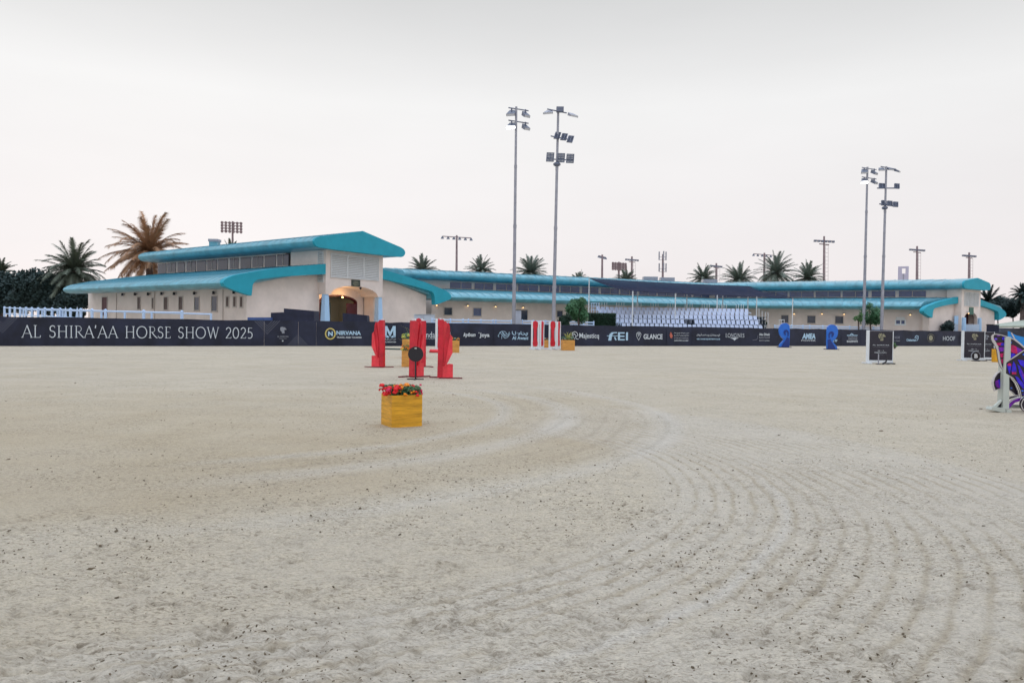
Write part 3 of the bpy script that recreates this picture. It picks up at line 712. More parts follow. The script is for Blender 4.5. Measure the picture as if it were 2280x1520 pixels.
# circular gold N
hb_lines([[(735.5+10.6*math.cos(t*math.pi/16), 742.8+11.6*math.sin(t*math.pi/16)) for t in range(33)]], 2.8, m_gold, 'ring_emblem')
hb_text('N', 730, 740.5, 737.5, 748, m_printblue, .05); hb_text('NIRVANA', 748.5, 803, 736.5, 745.5, m_printblue, .035); hb_text('TRAVEL AND TOURISM', 749, 804, 749, 753, m_print, .02)
# M emblem
hb_lines([], 1, m_printblue, 'M_emblem', [[(856,725.5),(862,725.5),(868.5,739),(875,725.5),(881,725.5),(881,751.5),(876,751.5),(875.5,735),(868.5,750),(861.5,735),(861,751.5),(856,751.5)], [(856,747),(864,747),(867,751.5),(856,751.5)], [(873,747),(881,747),(881,751.5),(870,751.5)]])
hb_text('المسعود', 857, 881, 753, 757.5, m_print, .01); hb_text('AL MASAOOD', 856, 881, 759.5, 762.5, m_print, .02)
hb_text('Standard', 930, 980, 738, 752, m_print, .0); hb_text('Chartered Equipment', 944, 973, 753, 755.5, m_print, .0)
hb_lines([[(998,740),(1002.5,740),(1002.5,752)]], .8, m_print)
hb_text('kybun', 1031, 1058, 740.5, 751.5, m_print, .03, .25); hb_text('Joya', 1067, 1089, 741, 752.5, m_print, .03); hb_lines([], 1, m_print, 'dot_emblem', [[(1065.5, 740), (1067.5, 740), (1067.5, 742), (1065.5, 742)]])
hb_lines([[(1109,748),(1111,744),(1113,740),(1117,737.5),(1124,738),(1128,741.5)],[(1113,741),(1118,744),(1117,754)],[(1118,738.5),(1124,745),(1130,743)],[(1119,741),(1124,748.5),(1131,746.5),(1134,739)],[(1119,746),(1124,753),(1131,750),(1135.5,742)],[(1109,748),(1111,749.5)]], 1.1, m_printblue, 'horse_head_emblem')
hb_text('العواني', 1139, 1175, 737.5, 747.5, m_printblue, .03); hb_text('Al Awani', 1139.5, 1175, 748.5, 756, m_printblue, .03)
hb_lines([[(1274,741),(1280,738),(1284,740),(1287,746),(1281,750),(1283,754),(1288,755)],[(1276,745),(1279,743),(1282,747)],[(1274,741),(1276,749),(1280,755)]], 1.3, m_print, 'horse_head_emblem')
hb_text('Majesticq', 1289, 1332.5, 741.5, 756, m_print, .015)
hb_lines([[(1352,747.5),(1382,747.5)]], 1.4, m_printblue); hb_lines([], 1, m_printblue, 'swoosh_emblem', [[(1354,758),(1357,744),(1362,739.5),(1374,739),(1374,741.5),(1366,742),(1363,746),(1361,758)], [(1367,750.5),(1370,749.5),(1373,757),(1370,757.5)]])
hb_text('EI', 1375, 1397, 739.5, 757.5, m_printblue, .015)
hb_lines([[(1422,757.5),(1417.5,748),(1417,743),(1419.5,740),(1422.5,739.5),(1425.5,740.5),(1427.5,744),(1426,749),(1422,757.5)],[(1420,744),(1424.5,744),(1422,748.5),(1420,744)],[(1419,742),(1426,742)]], 1.0, m_print, 'pin_emblem')
hb_text('GLANCE', 1432, 1474, 743.5, 755, m_print, .025)
hb_lines([], 1, m_printred, 'flame_emblem', [[(1491,746),(1493.5,738.5),(1496,743),(1498,748),(1496,753),(1492.5,752)]])
hb_text('اكاديمية فاطمة بنت', 1500, 1533, 740, 743, m_print, .02); hb_text('مبارك للسيدات', 1500, 1533, 745, 748.5, m_print, .02); hb_text('FATIMA BINT MUBARAK', 1500, 1532, 751, 754, m_printgrey, .03); hb_text('LADIES SPORTS ACADEMY', 1500, 1532, 756.8, 759.2, m_print, .03)
hb_text('نادي أبوظبي للفروسية', 1550, 1602, 742, 749, m_print, .02); hb_text('ABU DHABI EQUESTRIAN CLUB', 1550, 1602, 753, 756.8, m_printblue, .03)
hb_text('LONGINES', 1614.5, 1656, 742.5, 750.5, serif=True, wt=.13); hb_lines([], 1, m_print, 'winged_emblem', [[(1625,752),(1645,752),(1639,754.5),(1635.5,758),(1632,754.5)]])
hb_text('Abu Dhabi', 1689, 1712.5, 741.5, 747, m_print, .03); hb_text('Sports Council', 1689, 1712.5, 749, 754, m_printgrey, .03); hb_text('مجلس أبوظبي الرياضي', 1689, 1712, 755.5, 759.5, m_print, .02)
hb_lines([[(1676,757),(1684,756),(1687,753),(1687,747)]], 1.2, m_printline)
hb_text('AMEA', 1785, 1814.5, 742, 754.5, m_printblue, .05, .1); hb_text('POWER', 1783, 1815, 756.3, 759.5, m_print, .01); hb_text('acc RF', 1849, 1863, 755.5, 761, m_printblue, .03)
hb_lines([[(1886,746.5),(1909,746.5)],[(1893,745),(1896,742.5),(1900,745)]], 1.6, m_printblue); hb_text('KHALIFA', 1887, 1908, 749, 751.5, m_printgrey, .03); hb_text('AMEZIANE', 1887, 1907.5, 752.5, 756, m_printgrey, .03); hb_text('BOLDSPORTS', 1884.5, 1908.5, 757.5, 762, m_print, .03)
hb_text('AL HAMRA', 1988, 2003, 757.5, 759.5, m_printgrey, .02); hb_text('FARM', 1988, 2002, 748, 754, m_printline, .02)
hb_text('Cheltenham', 2017, 2039, 754, 759.5, m_printblue, .03); hb_lines([[(2037,753),(2038,749),(2041,747),(2044.5,748.5),(2044.5,753),(2042,758)],[(2039,753),(2042.5,751.5)]], 1.6, m_printblue, 'horse_head_emblem')
hb_lines([[(2072.5+7.5*math.cos(t*math.pi/8), 752.2+8.8*math.sin(t*math.pi/8)) for t in range(17)]], .6, m_goldd, 'ring_emblem'); hb_lines([], 1, m_goldd, 'crest_emblem', [[(2072.5+4.5*math.cos(t*math.pi/6), 752.2+6*math.sin(t*math.pi/6)) for t in range(12)]])
hb_text('HOOF', 2098.5, 2125, 748.5, 758, m_print, .0)

# ------------------------------------------------------------------ white rail fences behind the banner
def rail_fence(pts, label, rails, post=.13, cap=True, low=False):
    """pts: (px, py_top, Y)"""
    P = [atY(*p) for p in pts]; o = thing('rail_fence', (P[0].x, P[0].y, 0), label, 'fence', 'white rail fences behind the banner')
    for p in P:
        mb = MB(); mb.box((p.x, p.y, p.z/2), (post, post, p.z))
        if cap: mb.add([(p.x-post*.65, p.y-post*.65, p.z), (p.x+post*.65, p.y-post*.65, p.z), (p.x+post*.65, p.y+post*.65, p.z), (p.x-post*.65, p.y+post*.65, p.z), (p.x, p.y, p.z+.1)], [(3,2,1,0),(0,1,4),(1,2,4),(2,3,4),(3,0,4)])
        mb.build('post', m_fence, o)
    for dz in rails:
        mb = MB()
        for a, b in zip(P, P[1:]):
            mb.tube(a-Vector((0,0,dz)), b-Vector((0,0,dz)), .055, .055, 6)
        mb.build('rail', m_fence, o)
    return o
L1 = [(10, 683.5, 84), (22, 684, 82), (33, 684.5, 80), (45, 685, 78), (58, 685, 76), (71, 685.5, 74), (85, 686, 72), (100, 686, 70), (116, 686.5, 68), (134, 687, 66), (157, 687.5, 64), (180, 688, 62), (205, 689, 60), (235, 690, 58), (260, 690.5, 57), (320, 692, 55), (405, 693.5, 53)]
rail_fence([p for i, p in enumerate(L1) if i not in (14,)] , 'tall white railing with many capped posts over the banner beside the dark trees', (.08, .75), .16)
rail_fence([(52, 688, 79), (94, 688.5, 72), (128, 689, 68), (140, 689.5, 66), (226, 691, 61), (278, 692, 58), (338, 693.5, 56), (470, 697, 54)], 'second white railing showing between the posts of the capped one', (.08,), .12, False)
rail_fence([(962, 709.5, 62), (979, 710, 63), (1003, 710.5, 64), (1031, 711, 65), (1043, 711, 65.5), (1071, 712, 66.5), (1098, 712.5, 67.5), (1104, 712.5, 68), (1139, 713, 69.5)], 'low white railing between the pale cabin and the lit floodlight mast', (.06, .32), .12)
rail_fence([(1163, 713, 66), (1187, 713.5, 67), (1215, 714, 68), (1252, 714.5, 69), (1300, 716, 71), (1322, 716.5, 71.5)], 'low white railing passing behind the topiary and the round tree', (.06, .3), .12)
rail_fence([(1725, 724, 83), (1762, 724, 83.5), (1788, 724.5, 84), (1803, 724.5, 84.5), (1832, 725, 85), (1863, 726, 85.5), (1892, 726.5, 86), (1920, 727.5, 86.5), (1945, 728, 87), (1962, 728.5, 87.5)], 'low white railing from the blue curl stands to the twin floodlight masts', (.06, .28), .13)

# ------------------------------------------------------------------ floodlight masts
def mast_pole(o, base, top, r, col=m_metal, ladder=False):
    mb = MB(); n = 4
    for k in range(n):
        a, b = Vector(base).lerp(top, k/n), Vector(base).lerp(top, (k+1)/n); ra = r*(1-.12*k); mb.tube(a, b, ra, ra*.93, 10)
        if k: mb.tube(a-Vector((0,0,.12)), a+Vector((0,0,.12)), ra*1.25, ra*1.25, 10)
    mb.build('pole', col, o, 40)
def lamp_can(o, c, d, sx=.9, sz=.5, lit=False, tilt=0.5, rz=0, mt=None):
    mb = MB(); cx, cy, cz = c; co, si = math.cos(rz), math.sin(rz)
    pts = []
    for (x, y, z) in ((-sx/2,-d/2,-sz*.5),(sx/2,-d/2,-sz*.5),(sx*.3,d/2,-sz*.35),(-sx*.3,d/2,-sz*.35),(-sx/2,-d/2,.0),(sx/2,-d/2,.0),(sx*.3,d/2,sz*.5),(-sx*.3,d/2,sz*.5)):
        y2 = y*math.cos(tilt)-z*math.sin(tilt); z2 = y*math.sin(tilt)+z*math.cos(tilt)
        pts.append((cx+x*co-y2*si, cy+x*si+y2*co, cz+z2))
    mb.hexa(pts); h = mb.build('lamp_head', mt or m_lampbody, o)
    g = MB(); q = [Vector(pts[i]) for i in (0, 1, 5, 4)]; n = (q[1]-q[0]).cross(q[3]-q[0]).normalized()*.012
    if n.y > 0: n = -n
    ctr = sum(q, Vector((0,0,0)))/4; q = [ctr+(p-ctr)*.9+n for p in q]; g.add(q, [(0,1,2,3)]); g.build('lens', m_lampon if lit else m_lampglass, h)
    return h
def led_panel(o, c, wdt, hgt, rx, rz, shear=0, mt=m_steeld):
    """open framed LED panel of cells"""
    mb = MB(); cx, cy, cz = c
    def T(x, z, y=0):
        y2 = y*math.cos(rx)-z*math.sin(rx); z2 = y*math.sin(rx)+z*math.cos(rx); x2 = x+shear*z
        return (cx+x2*math.cos(rz)-y2*math.sin(rz), cy+x2*math.sin(rz)+y2*math.cos(rz), cz+z2)
    def bar(x0, x1, z0, z1, t=.06): mb.hexa([T(x0,z0,-t),T(x1,z0,-t),T(x1,z0,t),T(x0,z0,t),T(x0,z1,-t),T(x1,z1,-t),T(x1,z1,t),T(x0,z1,t)])
    w2, h2, b = wdt/2, hgt/2, .03
    for x in (-w2, 0, w2): bar(x-b, x+b, -h2, h2)
    for k in range(6): z = -h2+hgt*k/5; bar(-w2-b, w2+b, z-b*.7, z+b*.7)
    h = mb.build('lamp_panel', mt, o)
    g = MB(); 
    for k in range(5):
        za, zb = -h2+hgt*k/5+hgt*.045, -h2+hgt*(k+1)/5-hgt*.075
        for xa, xb in ((-w2+.03, -.03), (.03, w2-.03)): g.hexa([T(xa,za,.01),T(xb,za,.01),T(xb,za,.05),T(xa,za,.05),T(xa,zb,.01),T(xb,zb,.01),T(xb,zb,.05),T(xa,zb,.05)])
    g.build('heat_sink', m_sink, h)
G_MAST = 'tall floodlight masts'
def flood_mast(pxb, pxt, pyt, Y, label):
    b = atY(pxb, 715, Y); t = atY(pxt, pyt, Y); o = thing('floodlight_mast', (b.x, b.y, 0), label, 'floodlight', G_MAST)
    mast_pole(o, Vector((b.x, b.y, 0)), t, .165 if Y < 70 else .185); return o, t, Y/1650
def cluster_reflector(o, pxc, py0, Y, lit):
    s_ = Y/1650
    for k, (dy, on) in enumerate(((0, False), (28 if Y < 70 else 21, lit))):
        kk = 1 if Y < 70 else .72
        a = atY(pxc-18*kk, py0+dy, Y); b = atY(pxc+27*kk, py0+dy+7*kk, Y); mb = MB(); mb.tube(a, b, .05, .05, 6); mb.build('crossarm', m_steeld, o)
        for dx, ddy, sx, rz in ((-11*kk, 12*kk, 24*kk*s_, -.25), (20*kk, 15*kk, 18*kk*s_, .55)):
            c = atY(pxc+dx, py0+dy+ddy, Y); m_ = MB(); m_.tube(c+Vector((0,0,.1)), c+Vector((0,0,.42)), .07, .07, 6); m_.build('bracket', m_steeld, o)
            lamp_can(o, c, .7, sx*.85, .42, on and dx < 0, .4, rz, m_lampbody)
o, t, s_ = flood_mast(1144, 1149.5, 238, 64, 'tall steel floodlight mast with two tiers of reflectors and a lit lamp')
cluster_reflector(o, 1150, 240, 64, True)
bx = atY(1151, 709, 66); mb = MB(); mb.box((bx.x, bx.y, bx.z/2+.35), (.75, .6, bx.z+.7)); mb.build('base_cabinet', m_concrete, o)
o2, t, s_ = flood_mast(1232, 1243, 243, 62, 'tall steel floodlight mast carrying two rows of three grid lamp panels')
a, b = atY(1218, 243, 62), atY(1262, 252, 62); mb = MB(); mb.tube(a, b, .05, .05, 6); mb.build('crossarm', m_steeld, o2)
for px, py, rz in ((1222, 250, -.3), (1274, 256, .6)): lamp_can(o2, atY(px, py, 62), .6, .85, .3, False, .3, rz, m_metal)
mb = MB(); a = atY(1240, 245, 62); mb.box(a+Vector((.25,-.1,0)), (.6, .4, .4)); mb.build('junction_box', m_steeld, o2)
for px, py in ((1241, 302), (1256, 305), (1270, 310)): led_panel(o2, atY(px, py, 61.9), .46, .66, -.5, .35, .45)
for px, py in ((1225, 350), (1249, 351.5), (1269.5, 353)): led_panel(o2, atY(px, py, 61.9), .58, .72, -.15, .08, .08)
for p, q in (((1226, 303), (1272, 312)), ((1216, 354), (1278, 357))):
    mb = MB(); mb.tube(atY(*p, 62.1), atY(*q, 62.1), .05, .05, 6); mb.build('crossarm', m_steeld, o2)
mb = MB(); mb.ball(atY(1240, 366, 62), .32, 10, 6, (1,1,.6)); mb.build('collar', m_steeld, o2)
o3, t, s_ = flood_mast(1923, 1931.5, 372, 86, 'thin floodlight mast with two tiers of dark reflector lamps')
cluster_reflector(o3, 1932, 373, 86, True)
o4, t, s_ = flood_mast(1963, 1973.5, 371, 85, 'thin floodlight mast with dark panels on a side arm beside the reflector mast')
a, b = atY(1961, 371, 85), atY(1995, 377, 85); mb = MB(); mb.tube(a, b, .06, .06, 6); mb.build('crossarm', m_steeld, o4)
for px, py, rz in ((1963, 377, -.1), (1981, 376, .4), (1998, 380, .8)): lamp_can(o4, atY(px, py, 85), .6, .8 if px < 1990 else .5, .3, False, .3, rz, m_lampbody)
for px, py in ((1964, 414), (1997, 414.5), (1968, 452), (1981, 453), (1994, 455)): led_panel(o4, atY(px, py, 84.9), .62 if px != 1964 else .8, .66, -.5, .25, .4)
for p, q in (((1953, 419), (2000, 419)), ((1958, 454), (1998, 460))):
    mb = MB(); mb.tube(atY(*p, 85.1), atY(*q, 85.1), .07, .07, 6); mb.build('crossarm', m_steeld, o4)
mb = MB(); mb.ball(atY(1970, 463, 85), .34, 10, 6, (1,1,.6)); mb.build('collar', m_steeld, o4)

def far_mast(px, py, Y, kind, label, hw=20, tilt=0):
    b = atY(px-1, 720, Y); t = atY(px, py, Y); o = thing('floodlight_mast', (b.x, b.y, 0), label, 'floodlight', 'far floodlight masts behind the stables')
    mb = MB(); mb.tube((b.x, b.y, 0), t, .28*Y/130, .16*Y/130, 8); mb.build('pole', m_rust, o, 40)
    s_ = Y/1650
    if kind == 'T':
        a_, b_ = atY(px-hw, py+2-tilt, Y), atY(px+hw, py+6+tilt, Y); mb = MB(); mb.tube(a_, b_, .09, .09, 6); mb.build('crossarm', m_rust, o)
        for k in range(6):
            c = a_.lerp(b_, k/5) - Vector((0,0,.28)); mb = MB(); mb.tube(c+Vector((0,0,.3)), c-Vector((0,-.1,.18)), .1, .34, 8); mb.build('lamp_head', m_lampbody, o)
    elif kind == 'X':
        for dy, h in ((hw*.45, hw), (hw*.85, hw*.55)):
            a_, b_ = atY(px-h, py+dy, Y), atY(px+h, py+dy+2, Y); mb = MB(); mb.tube(a_, b_, .11, .11, 6); mb.build('crossarm', m_rust, o)
            if h == hw:
                for k in range(6):
                    c = a_.lerp(b_, k/5); mb = MB(); mb.box(c-Vector((0,0,.12)), (.5, .5, .42)); mb.build('lamp_head', m_steeld, o)
        mb = MB(); q0 = atY(px+3, py+hw, Y); q1 = atY(px+2, 715, Y)
        for dx in (0, .6): mb.tube(q0+Vector((dx,0,0)), q1+Vector((dx,0,0)), .03, .03, 4)
        n = int((q0.z-q1.z)/.8)
        for k in range(n):
            c = q0.lerp(q1, k/n); mb.tube(c, c+Vector((.6,0,0)), .03, .03, 4)
        mb.build('ladder', m_rust, o)
    elif kind == 'A':
        for r_ in range(4):
            mb = MB(); a_, b_ = atY(px-hw, py+2+r_*6*hw/20, Y), atY(px+hw, py+2+r_*6*hw/20+2, Y); mb.tube(a_, b_, .07, .07, 6); mb.build('crossarm', m_rust, o)
            for k in range(6):
                c = a_.lerp(b_, k/5); mb = MB(); mb.tube(c+Vector((0,-.1,0)), c+Vector((0,-.6,-.15)), .14, .32, 8); mb.build('lamp_head', m_rust, o, 40)
    elif kind == 'C':
        for dy in (6, 32):
            c = atY(px, py+dy, Y); mb = MB()
            for k in range(3):
                a_ = k*2.094+.5; p = c+Vector((.9*math.cos(a_), .9*math.sin(a_), 0)); mb.tube(c, p, .05, .05, 6); mb.box(p+Vector((0,0,.3)), (.28, .16, 1.9))
            mb.tube(c+Vector((-.9,0,-.7)), c+Vector((.9,0,-.7)), .05, .05, 6); mb.build('antenna', m_metal, o)
    return o
far_mast(518, 493, 150, 'A', 'brown mast with four rows of round lamps behind the long tower block roof', 21)
far_mast(1017, 524, 140, 'T', 'T-shaped lamp mast rising between the first two palms beyond the tower', 32)
far_mast(1341, 567, 190, 'T', 'slim lamp mast beside the round-lamp array above the shade net', 8)
far_mast(1378, 583, 170, 'A', 'grey lamp array of four rows standing over the shade net', 14)
far_mast(1407, 571, 200, 'X', 'cross-armed lamp mast just beyond the round-lamp array', 13)
far_mast(1476, 566, 170, 'C', 'telecom mast with two rings of antennas above the roofs', 10)
far_mast(1595, 586, 200, 'X', 'small cross-armed mast beside the palm over the shade net', 11)
far_mast(1702, 563, 170, 'T', 'T-shaped lamp mast behind the tall bushy palm', 24)
far_mast(1835, 526, 160, 'X', 'tall cross-armed mast with a ladder near the last palm of the row', 20)
far_mast(2042, 548, 190, 'X', 'cross-armed mast with a ladder beside the pale far tower block', 15)
far_mast(2158, 562, 190, 'X', 'cross-armed mast behind the small gable tower', 13)

# ------------------------------------------------------------------ far tower block
a, b = atY(1999, 620, 620), atY(2023, 620, 620); t = atY(2011, 593, 620).z
o = thing('tower_block', ((a.x+b.x)/2, 620, 0), 'distant pale lilac tower block with a square hole near its top', 'building')
h0, h1 = atY(2011, 609, 620).z, atY(2011, 597, 620).z
pt = Plane(((a.x+b.x)/2, 620), (620, -(a.x+b.x)/2)); hw_ = (b.x-a.x)*.44
mb = MB(); mb.pbox(pt, -hw_, hw_, 0, h0, -3, 0); mb.pbox(pt, -hw_, -hw_*.25, h0, h1, -3, 0); mb.pbox(pt, hw_*.4, hw_, h0, h1, -3, 0); mb.pbox(pt, -hw_, hw_, h1, t, -3, 0)
mb.build('facade', m_lilac, o)
mb = MB(); mb.pbox(pt, -.15, .35, 0, h0-.3, .02, .3); mb.build('lift_shaft', m_printgrey, o)

# ------------------------------------------------------------------ plants
def palm(px, py, Y, hw, label, seed, mt=m_palmleaf, droop=1.0, n=46, thr=.28, up_only=False):
    rg = random.Random(seed); c = atY(px, py, Y); L_ = hw*Y/1650*(1.32 if hw > 50 else 1.15)
    o = thing('palm_tree', (c.x, c.y, 0), label, 'palm tree', 'date palms behind the stables')
    mb = MB(); k = 7
    for i in range(k):
        a_, b_ = i/k, (i+1)/k; mb.tube((c.x, c.y, (c.z-.2)*a_), (c.x, c.y, (c.z-.2)*b_), thr*(1.15 if i % 2 else 1.0), thr*1.1, 9)
    mb.tube((c.x, c.y, c.z-.9), (c.x, c.y, c.z+.3), thr*1.1, thr*1.7, 9); mb.build('trunk', m_trunk, o)
    mb = MB()
    for f in range(n):
        az = f*2.39996+rg.uniform(-.2, .2); el = R(84-(f/n)**.75*(112 if not up_only else 80)+rg.uniform(-8, 8)); ln = L_*rg.uniform(.82, 1.08)
        p = Vector((c.x, c.y, c.z+.2)); drp = droop*rg.uniform(.6, 1.5); d = Vector((math.cos(az)*math.cos(el), math.sin(az)*math.cos(el), math.sin(el)))
        side = Vector((-math.sin(az), math.cos(az), 0)); seg = 11; pts = [p.copy()]
        for s2 in range(seg):
            p = p + d*(ln/seg); pts.append(p.copy()); d = (d + Vector((0,0,-.062*drp*(1+.25*s2*.3)))).normalized()
        for s2 in range(seg):
            a_, b_ = pts[s2], pts[s2+1]; w0 = .035*(1-s2/seg)+.012; upv = side.cross(b_-a_).normalized()
            mb.add([a_-side*w0, b_-side*w0*.9, b_+side*w0*.9, a_+side*w0], [(0,1,2,3)])
            if s2 < 1: continue
            for h in range(7):
                q = a_.lerp(b_, h/7); fr = (s2+h/7)/seg; ll = L_*rg.uniform(.15, .2)*math.sin(math.pi*min(1, .16+fr*.8))**.6+.05
                dd = (b_-a_).normalized()
                for sg in (-1, 1):
                    tip = q + side*sg*ll*rg.uniform(.55, .85) + dd*ll*rg.uniform(.6, .9) + upv*(ll*rg.uniform(-.1, .35))+Vector((0,0,-ll*.12)); w1 = .05
                    mb.add([q-dd*w1, q+dd*w1, tip], [(0,1,2)])
    mb.build('crown', mt, o)
    return o
PALMS = [(2, 608, 100, 30, 'palm at the picture edge rising out of the dark trees', m_palmleaf, 1.3), (165, 606, 92, 58, 'shaggy palm between the dark trees and the tower block roof end', m_palmleaf, 1.25),
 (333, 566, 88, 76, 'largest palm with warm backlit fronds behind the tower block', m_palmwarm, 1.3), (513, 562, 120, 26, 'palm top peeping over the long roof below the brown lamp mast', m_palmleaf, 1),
 (940, 600, 120, 36, 'first palm beyond the tower gable over the low wing', m_palmleaf, .9), (1071, 602, 122, 36, 'wide flat palm next to the T-shaped lamp mast', m_palmleaf, 1.2),
 (1182, 604, 120, 40, 'palm standing between the two tall near floodlight masts', m_palmleaf, .9), (1290, 624, 150, 24, 'tiny palm top just before the shade net corner', m_palmleaf, 1.2),
 (1394, 622, 150, 28, 'palm below the grey lamp array over the shade net', m_palmleaf, .9), (1566, 617, 135, 32, 'palm in the middle of the shade net roofline', m_palmleaf, 1.0),
 (1645, 622, 135, 40, 'hazy palm after the shade net middle one', m_palmleaf, 1.1), (1728, 605, 128, 44, 'tall bushy palm beside the T-shaped mast near the net corner', m_palmleaf, 1.2),
 (1799, 616, 130, 36, 'last palm of the row before the tall laddered mast', m_palmleaf, 1.0), (2200, 672, 120, 32, 'dark palm just past the small gable tower', m_leafd, 1.0), (2278, 656, 112, 26, 'dark palm at the picture edge past the small gable tower', m_leafd, 1.1)]
for i, (px, py, Y, hw, lb, mt, dr) in enumerate(PALMS):
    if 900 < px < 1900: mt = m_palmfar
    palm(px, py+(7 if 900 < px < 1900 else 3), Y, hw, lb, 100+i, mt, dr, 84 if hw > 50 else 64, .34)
def bush(name, c, rad, label, cat, mt, n, ls, seed, trunk=None, group=None, lobes=7, flat=1.0):
    rg = random.Random(seed); c = Vector(c); o = thing(name, (c.x, c.y, 0), label, cat, group)
    mb = MB(); 
    mb.path([Vector((c.x, c.y, 0)), Vector((c.x+rad*.05, c.y, c.z*.5)), Vector((c.x-rad*.04, c.y, c.z-rad*.2))], [.09*max(1, rad*.5)]*3, 7)
    cs = []
    for k in range(lobes):
        a_ = rg.uniform(0, 6.28); e = rg.uniform(-1.1, 1.15); rr = rad*rg.uniform(.3, .78)
        p = c+Vector((math.cos(a_)*math.cos(e)*rr, math.sin(a_)*math.cos(e)*rr, math.sin(e)*rr*1.0*flat)); cs.append((p, rad*rg.uniform(.25, .45)))
        mb.tube(Vector((c.x, c.y, c.z-rad*.45)), p, .04*max(1, rad*.4), .015, 5)
    mb.build('trunk', m_trunk, o); mb = MB()
    for k in range(n):
        p, r_ = rg.choice(cs); v = Vector((rg.gauss(0, 1), rg.gauss(0, 1), rg.gauss(0, 1)))
        if v.length == 0: continue
        v = v.normalized()*r_*rg.uniform(.15, 1.2)**.7; q = p+v
        if q.z < .05: continue
        a_ = Vector((rg.gauss(0, 1), rg.gauss(0, 1), rg.gauss(0, 1))).normalized(); b_ = a_.orthogonal().normalized()*ls*.45; a_ = a_*ls*rg.uniform(.6, 1.2)
        mb.add([q-a_, q+b_, q+a_, q-b_], [(0,1,2,3)])
    mb.build('crown', mt, o); return o
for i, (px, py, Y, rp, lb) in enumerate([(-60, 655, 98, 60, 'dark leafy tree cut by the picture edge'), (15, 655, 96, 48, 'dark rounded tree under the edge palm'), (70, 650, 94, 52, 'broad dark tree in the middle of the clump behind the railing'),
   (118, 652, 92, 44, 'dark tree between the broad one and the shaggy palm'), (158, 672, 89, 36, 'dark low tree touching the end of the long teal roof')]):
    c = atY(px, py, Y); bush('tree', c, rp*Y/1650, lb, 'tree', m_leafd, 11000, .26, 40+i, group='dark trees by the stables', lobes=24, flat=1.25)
    c2 = atY(px+8, py+34, Y-2)
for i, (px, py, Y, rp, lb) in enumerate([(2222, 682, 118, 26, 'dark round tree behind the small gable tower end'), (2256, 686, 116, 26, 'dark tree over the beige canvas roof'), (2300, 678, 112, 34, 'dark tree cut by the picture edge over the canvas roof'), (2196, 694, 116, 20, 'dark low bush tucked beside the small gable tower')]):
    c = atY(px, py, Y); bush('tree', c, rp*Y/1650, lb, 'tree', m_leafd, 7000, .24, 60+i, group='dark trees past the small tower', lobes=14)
c = atY(1288, 692, 68); bush('tree', c, 30*68/1650, 'small bright round tree beside the grandstand steps', 'tree', m_leafg, 8000, .11, 71, lobes=22, flat=1.25)
c = atY(1938, 700, 86.5); bush('tree', c, 26*86/1650, 'thin light green tree between the twin masts', 'tree', m_leafg, 2600, .15, 72, lobes=18, flat=1.3)
c = atY(1912, 708, 85); bush('shrub', c, 15*85/1650, 'sparse pale shrub against the stable wall by the thin mast', 'shrub', m_leafl, 500, .12, 73, lobes=9)
c = atY(1258, 716, 66); bush('topiary', c, 17*66/1650, 'dark clipped cone bush before the round tree', 'shrub', m_hedge, 3500, .09, 74, lobes=18)
c = atY(2108, 727, 90.2); bush('shrub', c, 17*90/1650, 'dark navy-leaved shrub before the small tower door', 'shrub', m_leafd, 3500, .13, 75, lobes=12)
c = atY(1702, 721, 80); bush('shrub', c, 9*80/1650, 'low dark shrub at the far end of the grandstand', 'shrub', m_hedge, 1500, .11, 76, lobes=10)
# hedge block left of the grandstand
rg = random.Random(9); a, b = atY(1310, 700, 74), atY(1372, 700, 74); mb = MB()
mb.box(((a.x+b.x)/2, 74.6, 1.45), (b.x-a.x-.2, 1.0, 2.9))
for k in range(5000):
    f = rg.random(); x = a.x+(b.x-a.x)*rg.random(); q = Vector((x, 74.1+rg.uniform(-.08, .02), rg.uniform(.1, 3.0))) if f < .7 else Vector((x, 74.1+rg.random()*1.0, 2.95+rg.uniform(-.05, .1)))
    a_ = Vector((rg.gauss(0, 1), rg.gauss(0, 1), rg.gauss(0, 1))).normalized(); b_ = a_.orthogonal()*.05; a_ = a_*.09; mb.add([q-a_, q+b_, q+a_, q-b_], [(0,1,2,3)])
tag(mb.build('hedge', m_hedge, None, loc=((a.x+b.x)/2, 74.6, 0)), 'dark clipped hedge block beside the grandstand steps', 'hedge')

# ------------------------------------------------------------------ grandstand with chairs
st = thing('grandstand', (14, 78, 0), 'stepped open grandstand frame carrying rows of white chairs', 'grandstand')
rows = [(75.6, 722.3, 1392, 1700), (76.5, 711.5, 1377, 1697), (77.4, 701, 1357, 1690), (78.3, 692, 1340, 1672), (79.2, 685.5, 1335, 1668)]
CH = .86
# white chair
cp = local_thing('chair', 'white moulded chair in a row of the grandstand', 'chair', 'white chairs on the grandstand')
mb = MB(); mb.box((0, -.02, .44), (.44, .44, .05)); mb.box((0, -.22, .405), (.42, .04, .07)); mb.build('seat', m_chair, cp)
mb = MB(); V = []
for z, hw, y in ((.46, .20, .2), (.62, .215, .235), (.78, .21, .27), (CH, .17, .29)): V.append((z, hw, y))
for (z0, h0_, y0), (z1, h1_, y1) in zip(V, V[1:]): mb.hexa([(-h0_,y0,z0),(h0_,y0,z0),(h0_,y0+.03,z0),(-h0_,y0+.03,z0),(-h1_,y1,z1),(h1_,y1,z1),(h1_,y1+.03,z1),(-h1_,y1+.03,z1)])
mb.build('backrest', m_chair, cp)
for sx in (-1, 1):
    for sy in (-1, 1): mb = MB(); mb.tube((sx*.19, sy*.18-.02, .42), (sx*.21, sy*.21-.02, 0), .022, .018, 5); mb.build('leg', m_chair, cp)
rown = ['front row half hidden by the banner', 'second row from the banner', 'third row from the banner', 'fourth row from the banner', 'back row under the railing']
first = True; rg = random.Random(2)
